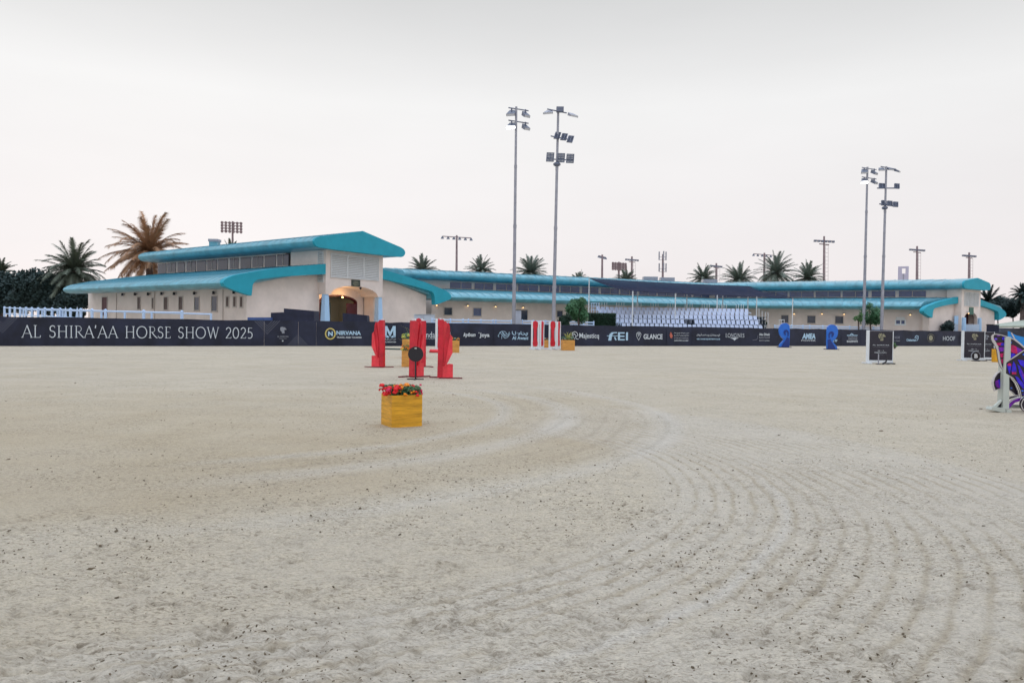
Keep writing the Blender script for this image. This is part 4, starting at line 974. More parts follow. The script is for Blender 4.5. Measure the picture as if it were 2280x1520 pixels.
for ri, (Y, py, xa, xb) in enumerate(rows):
    zt = atY(1540, py, Y).z; plat = zt-CH; step = 10.3*77/1650
    x = atY(xa, py, Y).x; xe = atY(xb, py, Y).x
    mb = MB(); x0, x1 = atY(1372 if ri < 2 else 1335, py, Y).x, atY(1704, py, Y).x; mb.box(((x0+x1)/2, Y+.02, plat-.05), (x1-x0, .9, .1)); mb.build('tier', m_platform, st)
    mb = MB(); mb.box(((x0+x1)/2, Y+.45, plat-.35), (x1-x0, .04, .55)); mb.build('riser', m_platform, st)
    k = 0
    while x <= xe+.01:
        px_ = CX+x/Y*1650
        if not (ri == 1 and 1530 < px_ < 1548):
            o = cp if first else copy_tree(cp); first = False
            place(o, x, Y, rg.uniform(-.08, .08)+.28, plat, 'white moulded chair in the '+rown[ri], 'white chairs on the grandstand')
        x += step; k += 1
mb = MB()
for xx in np.arange(atY(1340, 700, 79).x, atY(1700, 700, 79).x, 1.6):
    for ri, (Y, py, xa, xb) in enumerate(rows): mb.tube((xx, Y, 0), (xx, Y, atY(1540, py, Y).z-CH-.1), .04, .04, 5)
mb.build('scaffold', m_steeld, st)
# back railing: uprights in groups of three
mb = MB(); zt = atY(1540, 676, 80).z; zb = atY(1540, 696, 80).z
px_ = 1335
while px_ < 1668:
    for k in (0, 5, 11, 16):
        x = atY(px_+k, 690, 80).x; mb.tube((x, 80, zb), (x, 80, zt), .028, .028, 5)
    px_ += 38
mb.tube((atY(1335, 690, 80).x, 80, zb+.1), (atY(1672, 690, 80).x, 80, zb+.1), .03, .03, 5)
mb.build('railing', m_white, st)
mb = MB()   # access ladder and side rails on the left, steps rail on the right
for px_ in (1317, 1322, 1328, 1333): x = atY(px_, 690, 77.5).x; mb.tube((x, 77.5, atY(px_, 697, 77.5).z), (x, 77.5, atY(px_, 675, 77.5).z), .03, .03, 5)
for py in (675, 682, 690, 697): mb.tube(atY(1315, py, 77.5), atY(1334, py, 77.5), .03, .03, 5)
mb.build('ladder', m_fence, st); mb = MB()
for px_, y0, y1 in ((1333, 690, 708), (1340, 690, 708), (1346, 690, 708), (1350, 684, 720), (1368, 706, 724), (1372, 706, 724), (1377, 716, 724), (1381, 716, 724), (1385, 716, 724)):
    mb.tube(atY(px_, y0, 75.2), atY(px_, y1, 75.2), .04, .04, 5)
mb.build('railing', m_fence, st); mb = MB()
mb.tube(atY(1350, 708, 75.2), atY(1369, 708.5, 75.2), .04, .04, 5); mb.tube(atY(1350, 715, 75.2), atY(1369, 715.5, 75.2), .04, .04, 5); mb.tube(atY(1350, 720, 75.2), atY(1369, 720.5, 75.2), .04, .04, 5)
mb.build('railing', m_fence, st)
mb = MB()
for px_, y0, y1 in ((1690, 686, 706), (1697, 692, 712), (1704, 694, 714), (1710, 695, 712), (1740, 711, 724), (1746, 711, 724), (1735, 712, 724)):
    mb.tube(atY(px_, y0, 78), atY(px_, y1+14, 78), .03, .03, 5)
mb.tube(atY(1734, 712, 78), atY(1747, 712, 78), .03, .03, 5)
for px_ in (1702, 1706, 1710, 1714): mb.tube(atY(px_, 722, 78), atY(px_, 735, 78), .03, .03, 5)
mb.build('railing', m_white, st)
# shade net on poles
cn = thing('shade_canopy', (14, 80, 0), 'dark navy shade net stretched on thin white poles over the chairs', 'canopy')
FR = [(1409, 648, 75.5), (1504, 653, 77.5), (1597, 657, 79.5), (1685, 660, 82), (1765, 664, 84.5)]
BK = [(1312, 620, 79), (1420, 626.5, 82), (1530, 632, 85), (1610, 635.5, 88), (1666, 637, 90)]
mb = MB(); n = 24; m = 10
def lerp_path(pts, t):
    t = t*(len(pts)-1); i = min(int(t), len(pts)-2); return pts[i].lerp(pts[i+1], t-i)
Fp = [atY(*p) for p in FR]; Bp = [atY(*p) for p in BK]
V = []; F = []
for i in range(n+1):
    f_, b_ = lerp_path(Fp, i/n), lerp_path(Bp, i/n)
    for j in range(m+1):
        p = f_.lerp(b_, j/m); p.z -= .22*math.sin(math.pi*j/m)*(.6+.4*math.cos(i/n*4*2*math.pi)) + .10*abs(math.sin(i/n*4*math.pi))*(1-j/m); V.append(p)
k = len(V)
for i in range(n):
    for j in range(m): a_ = i*(m+1)+j; F.append((a_, a_+1, a_+m+2, a_+m+1))
mb.add(V, F)
cn_net = mb.build('net', m_net, cn, 60)
mb = MB(); q = [Fp[0], Bp[0], Bp[0].lerp(Fp[0], .5)-Vector((0,0,.1))]; 
for P in (Fp, Bp):
    for a_, b_ in zip(P, P[1:]): mb.tube(a_, b_, .03, .03, 5)
mb.tube(Fp[0], Bp[0], .03, .03, 5); mb.tube(Fp[-1], Bp[-1], .03, .03, 5); mb.build('edge_rope', m_dark, cn)
for p in Fp + [Bp[0]]+Bp[1:]:
    mb = MB(); mb.tube((p.x, p.y, 0), p, .065, .055, 7); mb.build('pole', m_white, cn)

# ------------------------------------------------------------------ objects behind the banner
def simple_boxes(name, label, cat, parts, Y):
    P0 = atY(parts[0][1], parts[0][4], Y); o = thing(name, (P0.x, P0.y, 0), label, cat)
    for nm, x0, y0, x1, y1, yy, dd, mt in parts:
        a_, b_ = atY(x0, y0, yy), atY(x1, y1, yy); mb = MB(); mb.box(((a_.x+b_.x)/2, yy+dd/2, (a_.z+b_.z)/2), (b_.x-a_.x, dd, a_.z-b_.z)); mb.build(nm, mt, o)
    return o
def covered_pile(pts, Y, dd, name, label, cat, mt):
    P = [atY(x, y, Y) for x, y in pts]; c = P[0]; mb = MB(); mb.prism(P, [p+Vector((0,dd,0)) for p in P]); tag(mb.build(name, mt, None, loc=(c.x, Y, 0)), label, cat)
covered_pile([(603, 716), (603, 696), (632, 695), (632, 686.5), (652, 688), (676, 690), (698, 692), (700, 716)], 57.2, 1.6, 'covered_stack', 'dark covered stack of kit against the wall left of the doorway', 'covered stack', m_dark)
covered_pile([(763, 716), (763, 697), (790, 699), (817, 702), (818, 716)], 62, 1.0, 'covered_table', 'dark covered table standing in the lit arched doorway', 'table', m_dark)
covered_pile([(551, 716), (551, 706.5), (602, 706.5), (602, 716)], 56.4, .5, 'low_barrier', 'low blue barrier just above the banner beside the covered stack', 'barrier', mat('dusty_blue', (.05, .10, .28), .6, .2))
simple_boxes('site_cabin', 'pale blue-white cabin box beside the low railing', 'cabin', [('body', 922, 700, 963, 725, 66, 2.0, mat('cabin_panel', (.50, .57, .68), .6, .08, 1)), ('roof_edge', 921, 698.8, 964, 700, 65.9, 2.2, m_white), ('door', 936, 703, 944, 725, 65.96, .04, m_concrete)], 66)
simple_boxes('garden_wall', 'short white wall in front of the small tower doorway', 'wall', [('wall', 2125, 722, 2180, 742, 91.95, .15, mat('bluewhite_wall', (.45, .55, .70), .7, .06)), ('pier', 2126, 703, 2134, 722, 91.95, .15, m_colwhite), ('coping', 2124, 720.8, 2181, 722, 91.93, .2, m_white)], 91.95)
simple_boxes('storage_box', 'black storage box beyond the board pair near the canvas roof', 'box', [('body', 2181, 723, 2224, 744, 97, 2, m_dark), ('lid', 2180, 721.5, 2225, 723, 96.9, 2.2, m_black)], 97)
# beige canvas roof at the far right
o = thing('marquee', (70, 108, 0), 'low beige canvas marquee roof behind the butterfly wing', 'marquee')
a_, b_, c_, d_ = atY(2188, 726, 104), atY(2300, 709, 112), atY(2480, 722, 112), atY(2300, 725, 106); mb = MB()
mb.add([a_, d_, atY(2480, 730, 106), c_, b_, atY(2215, 722, 106)], [(0,1,4,5),(1,2,3,4)]); 
e = [a_, d_, atY(2480, 730, 106)]
for p, q in zip(e, e[1:]): mb.add([p, q, q-Vector((0,0,.25)), p-Vector((0,0,.25))], [(0,1,2,3)])
mb.build('canvas_roof', m_beige, o)
for p in e: mb = MB(); mb.tube((p.x, p.y, 0), p, .06, .06, 6); mb.build('pole', m_white, o)
mb = MB(); a_ = atY(2190, 735, 109); mb.box((a_.x+12, 110, 1.2), (24, .3, 2.4)); mb.build('side_wall', m_steeld, o)
# pale umbrellas by the far left, behind the railing
for i, (px, Y, lb) in enumerate(((146, 82, 'folded pale blue umbrella at the foot of the dark trees'), (172, 82, 'folded pale blue umbrella near the end of the long roof'))):
    p = atY(px, 690, Y); o = thing('umbrella', (p.x, p.y, 0), lb, 'umbrella', 'folded umbrellas'); mb = MB(); mb.tube((p.x, p.y, .6), (p.x, p.y, p.z+.25), .32, .05, 8); mb.build('canopy', m_fence, o); mb = MB(); mb.tube((p.x, p.y, 0), (p.x, p.y, p.z+.4), .03, .03, 6); mb.build('pole', m_metal, o)

# ------------------------------------------------------------------ jump stands
def extr(poly, y0, y1): return [(x, y0, z) for x, z in poly], [(x, y1, z) for x, z in poly]
def red_wing(label):
    o = local_thing('jump_wing', label, 'jump wing', 'red jump wings'); k = .00263
    mb = MB(); mb.hexa([(-.06,-.09,.03),(.09,-.09,.03),(.09,.09,.03),(-.06,.09,.03),(-.035,-.09,1.74),(.12,-.09,1.74),(.12,.09,1.74),(-.035,.09,1.74)]); mb.build('post', m_redd, o)
    S = lambda L_: [(x*k, z*k) for x, z in L_]
    mb = MB(); mb.prism(*extr(S([(35, 20), (35, 655), (70, 640), (105, 595), (118, 500), (140, 290), (62, 132), (98, 165), (150, 162), (150, 8), (35, 8)]), -.055, .055)); mb.build('panel', m_red, o)
    mb = MB(); mb.prism(*extr(S([(50, 100), (45, 330), (92, 640), (112, 590), (118, 505), (75, 230)]), -.10, -.056)); mb.build('slat', m_redd, o)
    mb = MB(); mb.prism(*extr(S([(60, 130), (118, 500), (142, 470), (146, 290), (66, 125)]), -.14, -.101)); mb.build('slat', m_red, o)
    mb = MB(); mb.prism(*extr(S([(36, 5), (36, 130), (100, 168), (152, 164), (152, 5)]), -.11, -.056)); mb.build('base_block', m_red, o)
    mb = MB(); mb.box((.02, 0, 1.765), (.06, .06, .05)); mb.build('cap', m_white, o)
    for y, x0, x1 in ((.28, -.3, .1), (-.1, 0, .68)):
        mb = MB(); mb.box(((x0+x1)/2, y, .018), (x1-x0, .06, .035)); mb.build('foot', m_darkred, o)
    mb = MB(); mb.box((.04, .09, .02), (.06, .42, .035)); mb.build('foot', m_darkred, o)
    return o
W4 = red_wing('red wooden jump wing standing alone furthest from the black disc')
g_ = gnd(978, 842); place(W4, g_.x, g_.y, .10, label='thick red zigzag jump wing nearest the orange planter with white blooms')
def cp_(o, px, py, rz, label, group=None, mir=False, sc=1, dz=0):
    c = copy_tree(o); g = gnd(px, py); place(c, g.x, g.y, rz, dz, label, group, sc)
    if mir: c.scale = (-sc, sc, sc)
    return c
cp_(W4, 918, 840, .95, 'narrow red jump wing directly behind the black disc marker', sc=.98)
cp_(W4, 852, 818, -.30, 'red stepped jump wing standing apart beside the large M print', mir=True)
cp_(W4, 942, 817, -1.15, 'red jump wing seen edge-on just past the black disc marker', mir=True)
def rw_stand(label):
    o = local_thing('jump_stand', label, 'jump stand', 'red and white jump stands')
    for s_ in (-1, 1): mb = MB(); mb.box((s_*.23, 0, 1.0), (.10, .10, 2.0)); mb.build('post', m_white, o)
    pr = [(.05, .22), (.16, .26), (.20, .38), (.20, .52), (.13, .66), (.10, .9), (.10, 1.25), (.13, 1.5), (.20, 1.62), (.20, 1.84), (.15, 1.95), (.0, 2.02)]
    poly = [(x*.95, z) for x, z in pr]+[(-x*.95, z) for x, z in reversed(pr[:-1])]
    mb = MB(); mb.prism(*extr(poly, -.05, .05)); mb.build('panel', m_redd, o)
    for s_ in (-1, 1): mb = MB(); mb.box((s_*.23, 0, .04), (.12, 1.0, .08)); mb.build('foot', m_white, o)
    mb = MB(); mb.box((0, .0, .13), (.36, .08, .08)); mb.build('foot_rail', m_white, o)
    return o
RS = rw_stand('x'); g_ = gnd(1191, 778); place(RS, g_.x, g_.y, .25, label='first red and white stand beside the white horse head print')
cp_(RS, 1206, 776.5, 1.05, 'turned narrow red and white stand tight against the first one')
cp_(RS, 1230, 778, .25, 'red and white stand between the two small orange planters')
cp_(RS, 1243, 776.5, 1.05, 'turned red and white stand touching the grassy orange planter')
cp_(RS, 979, 784, .6, 'red and white stand hidden behind the zigzag red wing')
cp_(RS, 931, 782, .6, 'red and white stand hidden behind the black disc marker')
def curl_stand(label):
    o = local_thing('jump_stand', label, 'jump stand', 'blue curl jump stands'); k = .0388/5.7
    S = lambda L_: [((x-1365)*k-.4, (443-y)*k) for x, y in L_]
    out = [(1365,443),(1362,300),(1362,215),(1366,165),(1385,140),(1410,128),(1445,131),(1475,150),(1493,185),(1496,235),(1485,280),(1462,315),(1435,335),(1440,352),(1470,385),(1490,412),(1492,443)]
    mb = MB(); mb.prism(*extr(S(out), -.12, .12)); mb.build('panel', m_blue, o)
    inner = [(1378,300),(1376,250),(1385,225),(1405,213),(1430,218),(1444,240),(1438,268),(1420,290),(1412,275),(1420,255),(1410,240),(1395,245),(1390,262),(1392,300)]
    mb = MB(); mb.prism(*extr(S(inner), -.16, -.121)); mb.build('curl', m_blued, o)
    low = [(1370,443),(1368,320),(1400,310),(1412,340),(1440,380),(1462,415),(1468,443)]
    mb = MB(); mb.prism(*extr(S(low), -.155, -.121)); mb.build('wave_panel', m_blued, o)
    mb = MB(); mb.box((0, 0, .03), (1.15, .5, .06)); mb.build('foot', m_dark, o)
    return o
BS = curl_stand('x'); g_ = gnd(1851, 778); place(BS, g_.x, g_.y, 0, label='blue curling wave stand facing away from the grandstand')
c = cp_(BS, 1746, 773.5, 0, 'blue curling wave stand at the end of the grandstand', mir=True, sc=1.06)
# black disc marker
g_ = gnd(925, 845); o = thing('marker_disc', (g_.x, g_.y, 0), 'black round marker disc on a thin post behind the golden planter', 'marker')
k = g_.y/1650; zc = (845-788)*k
mb = MB(); mb.tube((g_.x, g_.y-.02, zc), (g_.x, g_.y+.02, zc), 17*k, 17*k, 32); mb.build('disc', m_black, o, 40)
mb = MB(); mb.tube((g_.x, g_.y, .02), (g_.x, g_.y, zc), .022, .022, 8); mb.build('post', m_blacksteel, o)
mb = MB(); mb.box((g_.x, g_.y, .015), (.48, .05, .03)); mb.box((g_.x, g_.y, .016), (.05, .4, .028)); mb.build('foot', m_blacksteel, o)
mb = MB(); mb.box((g_.x, g_.y-.03, zc+13*k), (.06, .015, .035)); mb.build('clip', m_cream, o)

# ------------------------------------------------------------------ planters
def flower_ball(mb, c, r, rg, n=16):
    for _ in range(n):
        v = Vector((rg.gauss(0,1), rg.gauss(0,1), abs(rg.gauss(0,1))*.8)).normalized(); q = Vector(c)+v*r*rg.uniform(.6, 1); a_ = v.orthogonal().normalized(); b_ = v.cross(a_)
        t = rg.uniform(0, 6.28); a2 = a_*math.cos(t)+b_*math.sin(t); b2 = v.cross(a2); s_ = r*.62
        mb.add([q+a2*s_, q+b2*s_, q-a2*s_, q-b2*s_, q+v*s_*.3], [(0,1,4),(1,2,4),(2,3,4),(3,0,4)])
m_fl_o = mat('orange_petals', (.95, .27, .005), .6, .15, 20); m_fl_r = mat('red_petals', (.75, .012, .018), .6, .2, 20); m_fl_p = mat('pink_petals', (.66, .02, .10), .6, .2, 20); m_fl_w = mat('white_petals', (.7, .72, .6), .6, .1, 20); m_fl_y = mat('yellow_green_leaves', (.42, .42, .08), .6, .2, 20)
def planter(x, y, sw, sh, rz, label, wood, blooms, leaf, seed, grass=0, nleaf=500, spread=1.0):
    o = thing('planter', (x, y, 0), label, 'planter', 'wooden flower planters'); rg = random.Random(seed); t = .03; rg0 = None
    co, si = math.cos(rz), math.sin(rz)
    def T(px, py, pz): return (x+px*co-py*si, y+px*si+py*co, pz)
    def bx(mb, x0, x1, y0, y1, z0, z1): mb.hexa([T(x0,y0,z0),T(x1,y0,z0),T(x1,y1,z0),T(x0,y1,z0),T(x0,y0,z1),T(x1,y0,z1),T(x1,y1,z1),T(x0,y1,z1)])
    h = sw/2; n = 3; ph = sh/n
    for side in range(4):
        mb = MB()
        for k in range(n):
            z0, z1 = k*ph+.0006, (k+1)*ph-.0008; j = rg.uniform(0, .003)
            if side == 0: bx(mb, -h, h, -h-j, -h+t, z0, z1)
            if side == 1: bx(mb, h-t, h+j, -h+t+.001, h-t-.001, z0, z1)
            if side == 2: bx(mb, -h, h, h-t, h+j, z0, z1)
            if side == 3: bx(mb, -h-j, -h+t, -h+t+.001, h-t-.001, z0, z1)
        mb.build('side_board', wood, o)
    mb = MB(); bx(mb, -h+t+.002, h-t-.002, -h+t+.002, h-t-.002, .01, sh-.05); mb.build('soil', mat('potting_soil', (.05, .035, .025), .95, .3, 20), o)
    mb = MB()
    for _ in range(nleaf):
        p = Vector(T(rg.uniform(-h, h)*.95*spread, rg.uniform(-h, h)*.95*spread, sh-.03+rg.random()*.16*sw/.5)); a_ = Vector((rg.gauss(0,1), rg.gauss(0,1), rg.gauss(0,1))).normalized(); b_ = a_.orthogonal().normalized()*.010*(sw/.5); a_ = a_*.028*(sw/.5)
        mb.add([p-a_, p+b_, p+a_, p-b_], [(0,1,2,3)])
    mb.build('foliage', leaf, o)
    if grass:
        mb = MB()
        for _ in range(grass):
            b0 = Vector(T(rg.uniform(-.1, .1), rg.uniform(-.1, .1), sh-.05)); a_ = rg.uniform(0, 6.28); d = Vector((math.cos(a_)*.5, math.sin(a_)*.5, 1)).normalized(); L_ = sw*rg.uniform(.7, 1.25); w0 = Vector((-math.sin(a_), math.cos(a_), 0))*.018
            p1 = b0+d*L_*.55; p2 = p1+(d+Vector((math.cos(a_)*.5, math.sin(a_)*.5, -.5))).normalized()*L_*.5; mb.add([b0-w0, b0+w0, p1+w0*.8, p1-w0*.8, p2], [(0,1,2,3),(3,2,4)])
        mb.build('grass_tuft', m_fl_y, o)
    for (bx_, by_, bz_, br, bm) in blooms:
        mb = MB(); flower_ball(mb, T(bx_, by_, sh+bz_), br, rg); mb.build('bloom', bm, o)
    return o
g_ = gnd(872, 952.5); SW = .49; rz = .50
cx_ = g_.x + SW/2*math.cos(rz) - SW/2*math.sin(rz); cy_ = g_.y + SW/2*math.sin(rz) + SW/2*math.cos(rz)
rg = random.Random(12); bl = []
for _ in range(30): bl.append((rg.uniform(-.30, -.10), rg.uniform(-.25, .2), rg.uniform(.0, .125), rg.uniform(.028, .042), m_fl_r if rg.random() < .88 else m_fl_p))
for _ in range(22): bl.append((rg.uniform(.13, .28), rg.uniform(-.25, .2), rg.uniform(-.02, .12), rg.uniform(.03, .045), m_fl_r if rg.random() < .8 else m_fl_p))
for _ in range(28): bl.append((rg.uniform(-.12, .12), rg.uniform(-.2, .15), rg.uniform(.05, .13), rg.uniform(.028, .042), m_fl_o))
bl += [(-.05, -.27, .015, .026, m_fl_o), (.06, -.27, .03, .022, m_fl_o), (.10, -.26, .045, .022, m_fl_o), (-.02, -.26, .0, .02, m_fl_o), (.15, -.29, -.01, .028, m_fl_r), (.21, -.25, .15, .02, m_fl_p), (-.3, -.1, .0, .036, m_fl_r), (-.28, -.2, .03, .034, m_fl_r)]
planter(cx_, cy_, SW, .49, rz, 'large golden plank planter alone in the sand with red and orange blooms', m_wood, bl, m_leafg, 1, 0, 2200)
def far_planter(px, py, wpx, hpx, label, mt, seed, cols, grass=0, rz=.1, nleaf=260):
    g = gnd(px, py); k = g.y/1650; sw = wpx*k; sh = hpx*k; rg = random.Random(seed); h = sw/2
    bl = [(rg.uniform(-h, h), rg.uniform(-h, h), rg.uniform(0, .12*sw/.5), sw*rg.uniform(.06, .1), rg.choice(cols)) for _ in range(12)]
    return planter(g.x, g.y+h, sw, sh, rz, label, mt, bl, m_leafg, seed, grass, nleaf)
far_planter(914, 817, 44, 36, 'orange planter with yellow leaves just behind the black disc', m_woodfar, 31, [m_fl_o, m_fl_o, m_fl_y], 22)
far_planter(917, 797, 48, 42, 'second orange planter standing behind the yellow-leaved one', m_woodfar, 32, [m_fl_y, m_fl_y], 8)
far_planter(1010, 785, 23, 27, 'orange planter with orange and white blooms beside the zigzag red wing', m_woodfar, 33, [m_fl_o, m_fl_o, m_fl_w])
far_planter(1213, 775, 17, 18, 'small orange planter with dark red leaves between the red and white stands', m_woodfar, 34, [m_fl_r, m_fl_w, m_door])
far_planter(1265, 780, 27, 23, 'small orange planter with pale grass beside the red and white stands', m_woodfar, 35, [m_fl_w, m_door], 26)
far_planter(2219, 806, 10, 29, 'golden planter mostly hidden between the boards and the butterfly wing', m_wood, 36, [m_door])
g = gnd(1992, 776); c = bush('plant', (g.x, g.y, .35), .3, 'small green plant showing past the edge of the horse head board', 'plant', m_leafl, 220, .09, 81, lobes=5)
# fallen round rail end beside the wing
g_ = gnd(968, 785); o = thing('jump_cup', (g_.x, g_.y, 0), 'round red and cream drum lying on the sand behind the zigzag wing', 'drum'); mb = MB(); mb.tube((g_.x-.3, g_.y, .1), (g_.x+.3, g_.y, .1), .1, .1, 12); mb.build('drum', m_red, o, 40); mb = MB(); mb.tube((g_.x-.34, g_.y, .1), (g_.x-.3, g_.y, .1), .095, .1, 12); mb.build('end_cap', m_cream, o)
# rake or pole on the sand
a_, b_ = gnd(856, 778), gnd(893, 779); mb = MB(); mb.tube(a_+Vector((0,0,.05)), b_+Vector((0,0,.05)), .045, .045, 6); tag(mb.build('ground_pole', m_leafd, None, loc=a_), 'thin dark pole lying on the sand near the banner', 'pole')

# ------------------------------------------------------------------ printed boards
def board(pxl, pyt, pxr, pyb, label, group, rz=0.0, side=7, show=True):
    g = gnd((pxl+pxr)/2, pyb); k = g.y/1650; W_ = (pxr-pxl)*k; H_ = (pyb-pyt)*k; pl = Plane((g.x, g.y), (math.cos(rz), math.sin(rz)))
    o = thing('sign_board', (g.x, g.y, 0), label, 'sign board', group); sp = side*k
    mb = MB(); mb.pbox(pl, -W_/2+sp, W_/2-.03, .17, H_-.05, -.07, 0); p = mb.build('panel', m_boardbk, o)
    f = MB(); f.pbox(pl, -W_/2, -W_/2+sp, .03, H_, -.09, .03); f.build('side_post', m_white, o)
    f = MB(); f.pbox(pl, W_/2-.03, W_/2, .03, H_-.03, -.09, .02); f.build('side_post', m_white, o)
    f = MB(); f.pbox(pl, -W_/2+sp, W_/2-.03, .05, .17, -.06, .025); f.build('bottom_rail', m_white, o)
    f = MB(); f.pbox(pl, -W_/2+sp, W_/2-.03, H_-.05, H_-.03, -.06, .012); f.build('top_rail', m_metal, o)
    for a in (-W_/2+.08, W_/2-.08):
        f = MB(); f.pbox(pl, a-.08, a+.08, 0, .05, -.5, .25); f.build('foot', m_blacksteel if a > 0 else m_white, o)
    c = (sp-.03)/2; ww = W_-sp-.03
    e = MB(); s_ = ww*.21; pts = [(c+(x)*s_, H_*.80-(y)*s_*.95) for x, y in horse(0, 0, 1)]; e.add([pl.w(a, z, .004) for a, z in pts], [tuple(range(len(pts)))]); e.build('horse_head_emblem', m_printgrey if not show else m_goldd, p)
    for a0, a1, a2 in ((-.4, -.2, .1), (.0, .25, .35), (.3, .1, -.3)):
        e = MB(); e.ribbon(pl, [(c+a0*s_, H_*.80+.5*s_), (c+a1*s_, H_*.80+.1*s_), (c+a2*s_*.6, H_*.80-.5*s_)], .02, .007); e.build('emblem_line', m_boardbk, p)
    for body, zz, hw, hh, mt in (("AL SHIRA'AA", .545, .36, .028, m_print), ('HORSE SHOW', .50, .33, .012, m_printgrey), ('30 - 2', .375, .13, .028, m_print), ('FEBRUARY', .315, .26, .034, m_print), ('2025', .268, .10, .014, m_printgrey)):
        z0 = H_*zz; text_mesh(body, pl, c-ww*hw, c+ww*hw, z0, z0+H_*hh, .004, .005).build('lettering', mt, p)
    return o, pl, k
board(1929, 735, 1988, 809.5, 'black horse head board standing alone with two marker legs before it', 'black printed boards', .02, 5)
board(2141, 736, 2192, 803, 'black horse head board with the round B marker at its foot', 'black printed boards', .02, 4)
board(2175, 737.5, 2213, 802, 'black printed board half hidden behind the one with the B marker', 'black printed boards', .0, 2, False)
# number marker with the digits 10 / small stands in front of the lone board
g_ = gnd(1965, 811); k = g_.y/1650; pl = Plane((g_.x, g_.y), (1, 0)); o = thing('marker_stand', (g_.x, g_.y, 0), 'low dark and pale two-legged marker stand before the lone board', 'marker')
mb = MB(); mb.tube((g_.x-.20, g_.y, .01), (g_.x-.20, g_.y, .5), .03, .026, 7); mb.build('leg', m_metal, o)
mb = MB(); mb.path([Vector((g_.x+.12, g_.y, .48)), Vector((g_.x+.22, g_.y, .36)), Vector((g_.x+.16, g_.y, .12)), Vector((g_.x, g_.y, .03))], [.035]*4, 7); mb.build('leg', m_blacksteel, o)
mb = MB(); mb.box((g_.x, g_.y, .012), (.62, .12, .024)); mb.build('foot', m_blacksteel, o)
g_ = gnd(2165, 803.5); k = g_.y/1650; o = thing('marker_disc', (g_.x, g_.y-.3, 0), 'round black marker disc lettered B at the foot of a board', 'marker'); zc = 9.8*k+.05; Yy = g_.y-.3
mb = MB(); mb.tube((g_.x, Yy-.02, zc), (g_.x, Yy+.02, zc), 9.2*k, 9.2*k, 28); d = mb.build('disc', m_black, o, 40)
mb = MB(); mb.tube((g_.x, Yy-.012, zc), (g_.x, Yy+.03, zc), 10.2*k, 10.2*k, 28); mb.build('rim', m_printgrey, d, 40)
pl = Plane((g_.x, Yy), (1, 0)); text_mesh('B', pl, -3.6*k, 3.6*k, zc-4.6*k, zc+4.6*k, .026, .03).build('lettering', m_white, d)
mb = MB(); mb.box((g_.x, Yy, .02), (12*k, .3, .04)); mb.build('foot', m_blacksteel, o)

# ------------------------------------------------------------------ butterfly wing jump
g_ = gnd(2238, 917); Yb = g_.y; pl = Plane((g_.x, g_.y), (1, 0.0))
bw = thing('butterfly_wing', (g_.x, g_.y, 0), 'butterfly-shaped jump wing in purple and magenta on a cream post', 'jump wing')
def bp(L_): # region pixels (7.6 px per photo pixel, origin 2180,730) -> plane coordinates
    return [pl.hit(2180+x/7.6, 730+y/7.6) for x, y in L_]
m_wingd = mat('wing_black_print', (.012, .006, .022), .35, .3, 6, .5); m_edge = mat('wing_cream_edge', (.55, .52, .52), .5, .05)
up_w = [(410,700),(380,655),(350,590),(330,480),(315,370),(285,300),(245,240),(222,190),(220,140),(245,112),(290,105),(380,118),(450,140),(520,160),(600,195),(700,270),(780,340),(900,430),(760,380),(640,460),(520,545),(450,590),(430,640)]
mid_w = [(450,590),(640,470),(760,380),(900,300),(1250,300),(1250,1250),(1000,1230),(860,1210),(760,1160),(720,1170),(700,1060),(650,940),(580,850),(510,805),(450,770)]
low_w = [(405,740),(360,770),(310,840),(288,920),(292,985),(320,1060),(365,1045),(420,1035),(500,1040),(570,1065),(620,1100),(660,1140),(720,1165),(700,1060),(650,940),(580,850),(510,805),(460,770)]
def wing_piece(poly, o1, nm='wing_panel'):
    P = bp(poly); mb = MB(); mb.plate(pl, P, o1-.03, o1); pn = mb.build(nm, m_wingd, bw)
    mb = MB(); c = (sum(a for a, z in P)/len(P), sum(z for a, z in P)/len(P)); mb.ribbon(pl, P, .016, o1+.002, True); mb.build('edge_trim', m_edge, pn); return pn
u_ = wing_piece(up_w, -.02); mw = wing_piece(mid_w, -.015+.0); lw = wing_piece(low_w, -.09)
# thicker cream side showing on the outer edge of the upper wing
P = bp([(410,700),(380,655),(350,590),(330,480),(315,370),(285,300),(245,240),(222,190),(220,140),(245,112),(290,105),(262,120),(250,150),(262,190),(300,250),(335,310),(352,400),(365,520),(385,610),(412,680)]); mb = MB(); mb.plate(pl, P, -.05, -.015); mb.build('edge_board', m_edge, u_)
P = bp([(405,735),(355,760),(300,820),(272,910),(278,985),(310,1075),(322,1062),(292,985),(288,920),(310,840),(360,770),(405,752)]); mb = MB(); mb.plate(pl, P, -.12, -.07); mb.build('edge_board', m_edge, lw)
mA = mat('wing_magenta_print', (.50, .008, .11), .4, .5, 9, .4); mBb = mat('wing_blue_print', (.035, .015, .62), .4, .5, 9, .4); mCc = mat('wing_violet_print', (.17, .01, .36), .4, .5, 9, .4); mDd = mat('wing_azure_print', (.05, .16, .75), .4, .3, 9, .4)
CELLN = [0]
def cell(poly, mt, par, out=.0):
    CELLN[0] += 1; out += .0006*(CELLN[0] % 8); P = bp(poly); mb = MB(); mb.add([pl.w(a, z, out) for a, z in P], [tuple(range(len(P)))]); mb.build('wing_cell', mt, par)
def ell(cx, cy, rx, ry, n=12): return [(cx+rx*math.cos(2*math.pi*i/n), cy-ry*math.sin(2*math.pi*i/n)) for i in range(n)]
